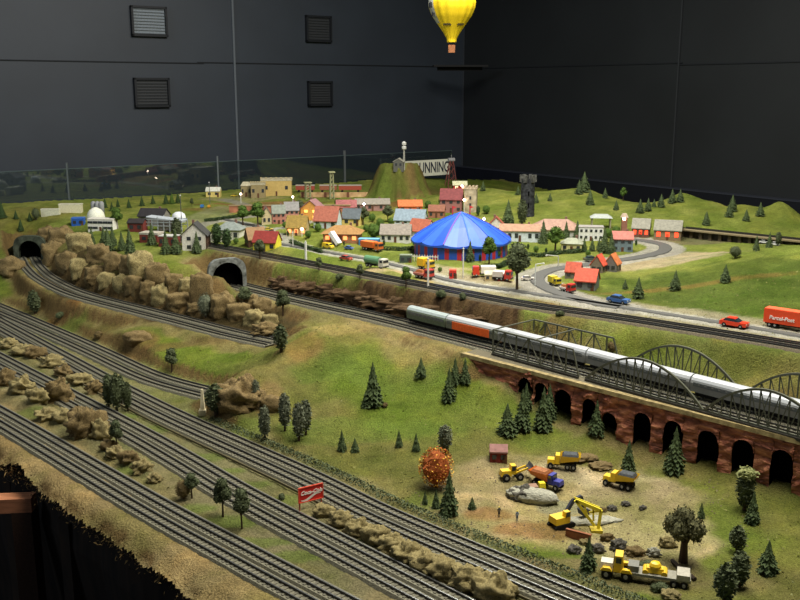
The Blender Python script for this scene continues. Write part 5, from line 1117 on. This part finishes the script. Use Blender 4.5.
house(502,281,9,7,2,-5,(204,70,56),(220,214,206),'red and white market stall beside the dark tree',.6,name='market_stall',cat='stall',win=2,chim=False)
house(369,246,20,6,1,-6,(70,130,180),(110,170,210),'light blue pavilion with a flat roof behind the orange lorry',.4,'flat',name='pavilion',cat='building',win=4)
p = G(405,262); house(406,263,12,7,1,-5,(70,84,76),(120,130,110),'dark green booth at the left of the circus entrance',.6,'flat',name='booth',cat='kiosk',win=2)
# white sculpture
p = G(335,246); k = depth_of(p)/F; t = thing('white_sculpture', p, 0, 'leaning white chute-like structure behind the yellow van', 'structure')
mb = MB(); mb.bar((-4*k,.02,13*k),(4*k,0,2*k),6*k,4*k); mb.build('chute', cm((226,228,232)), t); mb = MB(); mb.bar((-3*k,.02,0),(-3*k,.02,12*k),.006,.006).bar((3*k,.02,0),(1*k,.02,6*k),.006,.006); mb.build('support', cm((190,190,196)), t)
# lamps
m_glow = mat('bulb_glow', (255,214,190), emit=((255,214,190), 14))
def lamp(px, py, hpx, label, on=True, col=(206,206,196), arm=0, thick=.0016):
    p = G(px, py); k = depth_of(p)/F; t = thing('street_lamp', p, 0, label, 'street lamp'); mb = MB(); mb.tube((0,0,-.01),(0,0,hpx*k),thick,6); 
    if arm: mb.tube((0,0,hpx*k),(arm*k,0,hpx*k+.004),thick*.8,5)
    mb.build('post', cm(col), t); mb = MB(); r = .0055 if on else .003; mb.lathe([(.001,-r),(r,-r*.3),(r,r*.4),(.001,r)],8,(arm*k,0,hpx*k+(0 if on else .002))); mb.build('bulb', m_glow if on else cm((190,190,180)), t)
for a in ((241,203,9,'glowing street lamp in front of the fort tower'),(293,207,10,'glowing street lamp before the long fort wall'),(302,237,8,'glowing lamp at the tan olive-roofed house'),(364,213,9,'glowing street lamp by the factory hall'),(360,222,9,'glowing street lamp behind the slate-roofed cottage'),(462,194,8,'glowing lamp beside the small red house'),(464,214,14,'glowing red-white lamp at the tent top'),(484,224,5,'glowing lamp right of the tent top')): lamp(*a)
for a in ((306,262,20,'tall white post beside the town tracks, leftmost',False,(216,216,206),0,.004),(428,289,30,'tall white lamp post between yellow lorry and tracks',False,(214,210,196),0,.003),(463,278,29,'white pole in front of the tent stripes',False,(216,216,206),0,.002),(293,247,14,'thin lamp post behind the leftmost white post',False),
          (535,286,22,'curved white lamp post at the loop road bend',False,(206,210,206),8),(558,268,12,'lamp post with an arm inside the loop road',False,(180,180,170),-12),(182,232,36,'tall dark mast behind the white tank',False,(70,74,72)),(210,205,22,'thin dark mast near the yellow hut',False,(90,92,88)),(741,213,1,'x',False) ):
    if a[3] != 'x': lamp(*a)
# white obelisk
p = G(203,414); k = depth_of(p)/F; mb = MB(); mb.box((0,0,13*k),(5*k,5*k,26*k),taper=.35); mb.box((0,0,2*k),(7*k,7*k,6*k)); tag(mb.build('obelisk_post', cm((206,196,160)), None, loc=p), 'pale tapering obelisk post at the end of the curving tracks', 'post')
# billboard
a_ = G(299,511); b_ = G(322.5,505); d_ = b_-a_; d_.z = 0; k = depth_of(a_)/F; t = thing('billboard', (a_+b_)/2, math.atan2(d_.y,d_.x), 'red billboard with white script lettering between the tracks', 'billboard'); Lb = d_.length; zb = 8.5*k; Hb = 15.5*k
for s in (-1,1): mb = MB(); mb.bar((s*Lb*.46,.001,-.01),(s*Lb*.46,.001,zb+Hb*.8),.002,.002); mb.build('post', cm((176,90,70)), t)
mb = MB(); mb.box((0,0,zb+Hb/2),(Lb*1.02,.002,Hb)).build('board', mat('sign_red', (206,44,36), noise=.04), t)
mb = MB()
for c_, s_ in (((0,-.0012,zb+Hb),(Lb*1.03,.002,.0018)),((0,-.0012,zb),(Lb*1.03,.002,.0018)),((-Lb*.51,-.0012,zb+Hb/2),(.0018,.002,Hb)),((Lb*.51,-.0012,zb+Hb/2),(.0018,.002,Hb))): mb.box(c_, s_)
mb.build('border', cm((216,80,56)), t)
me_ = text_mesh('Coca-Cola', Hb*.36, .0003, .35, .0003); me_.materials.append(cm((236,226,214))); o = put('lettering', me_, t, (Lb*.02,-.0016,zb+Hb*.60)); o.rotation_euler = (R(90),0,0)
mb = MB(); nn = 20
for i in range(nn+1):
    u = i/nn; x = -Lb*.42+Lb*.84*u; zc = zb+Hb*(.26+.13*math.sin((u-.5)*math.pi*1.1)+ -.10*math.sin(u*math.pi*2)*.6); w_ = Hb*.085*math.sin(math.pi*min(1,u*.95+.05))+.0003; mb.v += [(x,-.0016,zc-w_),(x,-.0016,zc+w_)]
for i in range(nn): mb.f.append((i*2,i*2+2,i*2+3,i*2+1))
mb.build('white_wave', cm((236,226,214)), t)
# RUNNING sign
def on_line(px, off): 
    r_ = ray(px,168); n = np.array([-GLD[1],GLD[0]]); c0 = GL0-GLN*off; tt = (c0@n)/(r_[:2]@n); return Vector((r_[0]*tt, r_[1]*tt, EYE+r_[2]*tt))
a_, b_ = on_line(403,.12), on_line(449,.12); L_ = (b_-a_).length; k = depth_of(b_)/F; t = thing('sign_board', (a_+b_)/2, math.atan2(GLD[1],GLD[0]), 'long white sign board with black capital letters behind the hut hill', 'sign')
mb = MB(); mb.box((0,0,0),(Vector((b_.x-a_.x,b_.y-a_.y)).length,.006,15.5*k)).build('board', mat('sign_white', (214,214,196), noise=.05), t)
me_ = text_mesh('RUNNING', 14.5*k, .0006, 0, .0012); me_.materials.append(mat('sign_ink', (28,34,52))); 
xs_ = [v.co.x for v in me_.vertices]; wt = max(xs_)-min(xs_); o = put('lettering', me_, t, (.042,-.0042,-.001)); o.rotation_euler = (R(90),0,0); wl = (on_line(448,.12)-on_line(414,.12)).length; o.scale = (wl/wt,1,1)
for s in (-1,1): mb = MB(); mb.bar((s*.17,.006,-.3),(s*.17,.006,0),.006,.006); mb.build('post', cm((70,70,66)), t)
# hot-air balloon
d_ = ray(452,8); d_ = d_/d_[1]; pB = Vector((d_[0]*4.3, 4.3, EYE+d_[2]*4.3)); k = 4.3/F/cp; t = thing('hot_air_balloon', pB, 0, 'bright yellow hot-air balloon hanging in front of the black wall', 'balloon')
prof = [(4.3,-31),(4.6,-28),(8,-22),(13.5,-14),(18.5,-7),(21.4,0),(22,5),(20.6,11),(17,17),(11.5,21.5),(5,24),(.3,24.8)]; n = 64; mb = MB()
PF = []
for (r0,z0),(r1,z1) in zip(prof[:-1],prof[1:]):
    for q in range(3): PF.append((r0+(r1-r0)*q/3, z0+(z1-z0)*q/3))
PF.append(prof[-1])
for r_, z_ in PF:
    for i in range(n): a = 2*math.pi*i/n; rr = r_*(1+.05*abs(math.sin(8*a))-.025)*k; mb.v.append((rr*math.cos(a),rr*math.sin(a),z_*k))
for j in range(len(PF)-1):
    for i in range(n): mb.f.append((j*n+i,j*n+(i+1)%n,(j+1)*n+(i+1)%n,(j+1)*n+i))
env = mb.build('envelope', mat('balloon_yellow', (238,204,36), rough=.45, noise=.05, scale=10), t, sm=True)
mb = MB()      # white patch curved on the envelope
for i in range(7):
    for j in range(9):
        a = R(192+i*4.2); z_ = -14+j*3.0; r_ = np.interp(z_, [p_[1] for p_ in PF], [p_[0] for p_ in PF])+.9; mb.v.append((r_*k*math.cos(a), r_*k*math.sin(a), z_*k))
for i in range(6):
    for j in range(8): a = i*9+j; mb.f.append((a,a+9,a+10,a+1))
mb.build('white_patch', cm((190,190,176)), t)
def arc_marks(a0, a1, z_, hh, m_, nm, n_, off=1.4):
    mb = MB()
    for i in range(n_):
        a = R(a0+(a1-a0)*i/max(1,n_-1)); zz = z_+(.5 if i%2 else -.3); r_ = float(np.interp(zz, [p_[1] for p_ in PF], [p_[0] for p_ in PF]))+off; mb.box((r_*k*math.cos(a),r_*k*math.sin(a),zz*k),(1.2*k,.3*k,hh*k),a+R(90))
    mb.build(nm, m_, t)
arc_marks(202,212,2,5,cm((50,50,56)),'patch_mark',3); arc_marks(202,212,-6,5,cm((60,60,66)),'patch_mark',3)
arc_marks(232,262,-15.5,1.2,cm((60,52,24)),'side_marking',9,.8); arc_marks(292,318,-15.5,1.2,cm((60,52,24)),'side_marking',8,.8)
mb = MB(); mb.box((0,0,-37*k),(6*k,6*k,7*k),taper=1.08).build('basket', mat('wicker', (150,96,60), noise=.3, scale=150), t)
mb = MB()
for sx in (-1,1):
    for sy in (-1,1): mb.bar((sx*2.8*k,sy*2.8*k,-34*k),(sx*3.4*k,sy*3.4*k,-30*k),.001,.001)
mb.build('basket_ropes', cm((60,50,40)), t)
mb = MB(); mb.tube((0,0,24*k),(0,0,2.7-pB.z),.0008,4); mb.build('hanging_cord', cm((120,120,120)), t)

# ---------------------------------------------------------------- quarry
house(499,463,17,11,5,-4,(126,48,44),(140,100,92),'small red wooden shed with a pinkish roof above the quarry',.8,name='shed',cat='shed',win=2,chim=False)
Yc = (226,186,34)
def dumper(px, py, rz, label, s=.72, body=Yc, tub=(62,66,68)):
    t = veh('dump_truck', px, py, rz, label, 'dump truck'); t.scale = (s,s*1.15,s*1.25); y = cm(body, rough=.4, noise=.08, spec=.5)
    unit('chassis', m_un, t, (0,0,.011), (.078,.014,.005))
    mb = MB(); mb.box((.032,0,.017),(.022,.024,.010),top=(.9,.85)).build('bonnet', y, t)
    mb = MB(); mb.box((.014,0,.023),(.014,.026,.020),top=(.85,.9)).build('cab', y, t); unit('windscreen', m_glass, t, (.0213,0,.0275), (.001,.020,.008)); unit('side_window', m_glass, t, (.014,-.0132,.028), (.008,.001,.007))
    mb = MB(); x0,x1 = -.044,.006
    mb.v = [(x0,-.014,.024),(x1,-.013,.016),(x1,.013,.016),(x0,.014,.024),(x0-.006,-.018,.034),(x1,-.018,.034),(x1,.018,.034),(x0-.006,.018,.034)]; mb.f = [(0,3,2,1),(0,1,5,4),(1,2,6,5),(2,3,7,6),(3,0,4,7)]
    mb.build('tipper_body', y, t); mb = MB(); mb.box((-.021,0,.034),(.046,.032,.006),top=(.8,.7)).build('load', cm(tub, noise=.4), t)
    wheels(t, (.033,-.014,-.031), .0125, .0078, .006); return t
dumper(563,470,168,'yellow dump truck with a dark load, rear one near the arcade'); dumper(620,489,146,'yellow dump truck with a dark load, right one on the sand')
t = dumper(548,489,-38,'orange tipper lorry with a blue cab beside the loader',.72,(206,112,44),(150,96,56))
for c in t.children:
    if c.name.startswith(('cab','bonnet')): c.data = c.data.copy(); c.data.materials[0] = cm((58,62,140), rough=.4)
t = veh('wheel_loader', 513,481,12,'yellow wheel loader with raised dark bucket beside the red shed','loader'); y = cm(Yc, rough=.4, noise=.08, spec=.5)
mb = MB(); mb.box((-.018,0,.018),(.026,.020,.014),top=(.9,.9)).build('engine_cover', y, t); mb = MB(); mb.box((.0,0,.026),(.014,.018,.022),top=(.85,.9)).build('cab', y, t); unit('side_window', m_glass, t, (0,-.0094,.030), (.010,.001,.010)); unit('windscreen', m_glass, t, (.0068,0,.030), (.001,.014,.010))
for s in (-1,1): mb = MB(); mb.bar((.006,s*.008,.018),(.036,s*.008,.028),.003,.004); mb.build('lift_arm', y, t)
mb = MB(); mb.prism([(.034,.022),(.040,.020),(.050,.030),(.046,.038),(.042,.030)],-.014,.014); o = mb.build('bucket', cm((70,70,72)), t); o.data.transform(Matrix(((0,1,0,0),(1,0,0,0),(0,0,1,0),(0,0,0,1))))
me_ = o.data
for v in me_.vertices: pass
wheels(t, (-.020,.014), .013, .0095, .007); t.scale = (.82,)*3
t = veh('small_loader', 537,495,10,'tiny yellow dumper in front of the orange tipper lorry','loader')
mb = MB(); mb.box((.010,0,.014),(.014,.014,.014),taper=.8).build('cab', cm((226,206,40)), t); mb = MB(); mb.box((-.012,0,.012),(.022,.016,.008),top=(1.2,1.1)).build('skip', cm((140,110,90)), t); wheels(t, (-.014,.010), .008, .006, .004)
# excavator with lattice crane arm
t = veh('excavator', 562,529,28,'yellow excavator with dark boom digging in the quarry','excavator')
for s in (-1,1): mb = MB(); mb.prism([(-.026,.004),(-.022,0),(.022,0),(.026,.004),(.026,.007),(.021,.011),(-.021,.011),(-.026,.007)], 0, .007); o = mb.build('crawler_track', m_tyre, t, loc=(0,s*.012+.0035,0), rz=R(-90)) ; o.rotation_euler = (0,0,R(-90)); o.location = (0, s*.012+.0035, 0)
mb = MB(); mb.box((-.006,0,.019),(.036,.028,.014),top=(.94,.94)).build('engine_house', y, t); mb = MB(); mb.box((.006,-.008,.027),(.014,.012,.020),top=(.85,.9)).build('cab', y, t); unit('side_window', m_glass, t, (.006,-.0142,.031), (.010,.001,.010))
db = cm((52,56,70)); mb = MB(); mb.bar((.012,.006,.022),(.034,.006,.050),.006,.008).bar((.034,.006,.050),(.054,.006,.054),.006,.007); mb.build('boom', db, t); t.scale = (.85,)*3; mb = MB(); mb.bar((.054,.006,.054),(.064,.006,.022),.005,.006); mb.build('stick', db, t)
mb = MB(); mb.prism([(-.010,0),(-.006,-.010),(.008,-.010),(.012,.002),(.004,.006)],-.009,.009); mb.build('bucket', db, t, loc=(.064,.006,.022), rz=R(90))
a0 = G(566,529); t = thing('crane_arm', G(596,531), 0, 'bright yellow angular crane arm standing right of the excavator', 'crane'); k = depth_of(G(596,531))/F
mb = MB(); X_ = lambda px_, py_: Vector(((px_-596)*k, 0, (531-py_)*k))
mb.bar(X_(574,498),X_(600,509),.004,.006).bar(X_(600,509),X_(598,530),.004,.005).bar(X_(574,498),X_(594,525),.004,.005).bar(X_(588,511),X_(600,509),.003,.003).bar(X_(583,503),X_(586,512),.003,.003).bar(X_(592,506),X_(593,520),.003,.003); mb.build('arm', cm((228,212,60)), t)
mb = MB(); mb.box((0,0,.002),(.02,.02,.006)).build('foot', cm((190,170,50)), t); mb = MB(); mb.bar(X_(574,498)+Vector((0,.012,0)),X_(600,509)+Vector((0,.012,0)),.003,.003); mb.build('rear_chord', cm((214,196,56)), t)
p = G(578,540); o = MB().box((0,0,.006),(.045,.004,.02)).box((0,.001,.014),(.046,.006,.003)).build('rusty_plank_wall', cm((140,86,56)), None, loc=p, rz=R(-32)); tag(o, 'short rusty brown barrier wall below the excavator', 'barrier')
# low-loader
t = veh('low_loader', 636,582,-17,'yellow bonneted tractor truck with a grey trailer carrying yellow machinery','truck')
mb = MB(); mb.box((-.058,0,.022),(.026,.026,.014),top=(.95,.8)).build('bonnet', cm((206,200,180)), t); mb = MB(); mb.box((-.034,0,.030),(.020,.030,.030),top=(.8,.9)).build('cab', y, t); unit('windscreen', m_glass, t, (-.0435,0,.037), (.001,.022,.010)); unit('side_window', m_glass, t, (-.034,-.0142,.037), (.011,.001,.010))
for x_ in (-.058,-.018): 
    for s in (-1,1): mb = MB(); mb.box((x_,s*.015,.020),(.024,.009,.006),top=(.6,1)); mb.build('mudguard', y, t)
unit('chassis', m_un, t, (-.03,0,.013), (.08,.014,.006)); wheels(t, (-.058,-.018), .015, .010, .008)
mb = MB(); mb.box((.050,0,.016),(.122,.032,.005)).build('trailer_bed', cm((136,134,120)), t); mb = MB(); mb.box((.096,0,.022),(.028,.034,.010),top=(.9,1)).build('rear_ramp', cm((168,164,148)), t); wheels(t, (.078,.098), .014, .0075, .006)
mb = MB(); mb.box((-.004,0,.024),(.022,.026,.012)).build('coupling_deck', cm((120,120,112)), t); t.scale = (.76,.85,.9)
t2 = thing('roller_machine', t.matrix_world@Vector((0,0,0)), R(-17), 'yellow machinery lying on the grey truck trailer', 'machinery'); t2.location = t.location+Vector((.030*math.cos(R(-17)),.030*math.sin(R(-17)),.0138)); t2.scale = (.8,)*3
mb = MB(); mb.box((0,0,.010),(.040,.020,.010),top=(.8,.8)).build('hull', y, t2); 
for x_ in (-.018,.018): mb = MB(); mb.tube((x_,-.013,.006),(x_,.013,.006),.006,12); mb.build('drum', cm((206,170,40)), t2)
mb = MB(); mb.lathe([(.010,.014),(.012,.019),(.009,.024),(.002,.026)],12); mb.build('dome', y, t2)
tree('kS',660,592,12,'dark green bush in front of the grey trailer',None,1.2); tree('kS',648,568,9,'dark green scrub behind the machinery trailer',None,1.6)
mb = MB(); pts = [G(672,562),G(678,568),G(684,575),G(690,577),G(695,581)]
for a, b_ in zip(pts[:-1], pts[1:]): mb.tube(a+Vector((0,0,.003)), b_+Vector((0,0,.003)), .0035, 6)
tag(mb.build('dark_root', cm((52,42,32))), 'dark crooked branch lying right of the trailer', 'branch')
# workers
def person(px, py, top, legs, label):
    p = G(px, py); t_ = thing('person', p, R(20), label, 'person'); H_ = .0205
    V_ = [(0,0,.50),(0,0,.62),(0,0,.78),(0,0,.85),(0,0,.93),(.055,0,.47),(.06,.0,.26),(.06,0,.03),(.06,-.05,.01),(-.055,0,.47),(-.06,.02,.26),(-.065,.03,.03),(-.065,-.02,.01),(.11,0,.78),(.14,-.02,.62),(.13,-.08,.52),(-.11,0,.78),(-.15,0,.62),(-.14,-.03,.48)]
    E_ = [(0,1),(1,2),(2,3),(3,4),(0,5),(5,6),(6,7),(7,8),(0,9),(9,10),(10,11),(11,12),(2,13),(13,14),(14,15),(2,16),(16,17),(17,18)]
    Rr = [.075,.07,.08,.03,.06,.055,.042,.03,.025,.055,.042,.03,.025,.04,.03,.022,.04,.03,.022]
    me_ = bpy.data.meshes.new('body'); me_.from_pydata([Vector(v)*H_ for v in V_], E_, []); o = put('body', me_, t_); md = o.modifiers.new('s','SKIN')
    for i, r_ in enumerate(Rr): me_.skin_vertices[0].data[i].radius = (r_*H_,)*2
    me_.skin_vertices[0].data[0].use_root = True; me_.materials.append(cm(top)); o.modifiers.new('u','SUBSURF').levels = 1
    mb = MB(); mb.lathe([(.02*H_,.885*H_),(.062*H_,.91*H_),(.066*H_,.95*H_),(.04*H_,.99*H_),(.005*H_,1.0*H_)],10); mb.build('helmet', cm((210,190,60)), t_)
    mb = MB(); mb.lathe([(.075*H_,.30*H_),(.085*H_,.52*H_),(.07*H_,.56*H_)],10); mb.build('trousers', cm(legs), t_); return t_
person(499,517,(70,72,70),(52,50,48),'tiny standing figure in dark clothes on the orange quarry sand'); person(517,521,(110,128,150),(80,90,110),'tiny standing figure in light blue on the quarry sand')

# loose gravel and crumbs in the quarry
mb = MB(); rnd.seed(21); qc = G(580,515); gx_, gy_ = [], []
for _ in range(900): a = rnd.uniform(0,6.28); r_ = .27*math.sqrt(rnd.random()); gx_.append(qc.x+math.cos(a)*r_*1.2); gy_.append(qc.y+math.sin(a)*r_*.85)
for x_, y_, z_ in zip(gx_, gy_, height(np.array(gx_), np.array(gy_))):
    r_ = rnd.uniform(.0008,.0028); vs = [Vector((x_+rnd.uniform(.6,1.2)*r_*math.cos(k*1.57), y_+rnd.uniform(.6,1.2)*r_*math.sin(k*1.57), z_-.0005)) for k in range(4)]+[Vector((x_+rnd.uniform(-.3,.3)*r_, y_, z_+r_*.8))]
    mb.add(vs, [(0,1,4),(1,2,4),(2,3,4),(3,0,4)])
tag(mb.build('quarry_gravel', mat('gravel_crumbs', (140,126,98), dark=(78,68,52), scale=25)), 'loose gravel and crumbs strewn over the sandy quarry floor', 'gravel', kind='stuff')
# ---------------------------------------------------------------- camera, light, world
cam = bpy.data.cameras.new('camera'); cam.sensor_width = 36; cam.lens = F/800*36; cam.clip_start = .02
co = bpy.data.objects.new('camera', cam); COL.objects.link(co); co.location = (0,0,EYE); co.rotation_euler = (R(90)-PITCH, 0, 0)
bpy.context.scene.camera = co
def area(name, loc, size, power, col, target=(0,3,0)):
    l = bpy.data.lights.new(name, 'AREA'); l.shape = 'RECTANGLE'; l.size, l.size_y = size; l.energy = power; l.color = col
    o = bpy.data.objects.new(name, l); COL.objects.link(o); o.location = loc; d = Vector(target)-Vector(loc); o.rotation_euler = d.to_track_quat('-Z','Y').to_euler(); return o
area('ceiling_light_front', (.7,1.6,2.4), (1.2,.9), 98, (1,.95,.85), (0,1.7,0))
area('ceiling_light_town', (.4,3.4,2.1), (1.6,.8), 84, (1,.96,.88), (0,3.5,0))
area('wall_fill_side', (-3.2,1.8,2.3), (1.0,1.0), 38, (.78,.88,1), (-2.0,4.8,1.2))  # added bluish fill that gives the left wall its brighter gradient
w = bpy.data.worlds.new('room_air'); bpy.context.scene.world = w; w.use_nodes = True; w.node_tree.nodes['Background'].inputs[0].default_value = (.75,.85,1,1); w.node_tree.nodes['Background'].inputs[1].default_value = .12
vs_ = bpy.context.scene.view_settings; vs_.view_transform = 'Standard'; vs_.exposure = 0
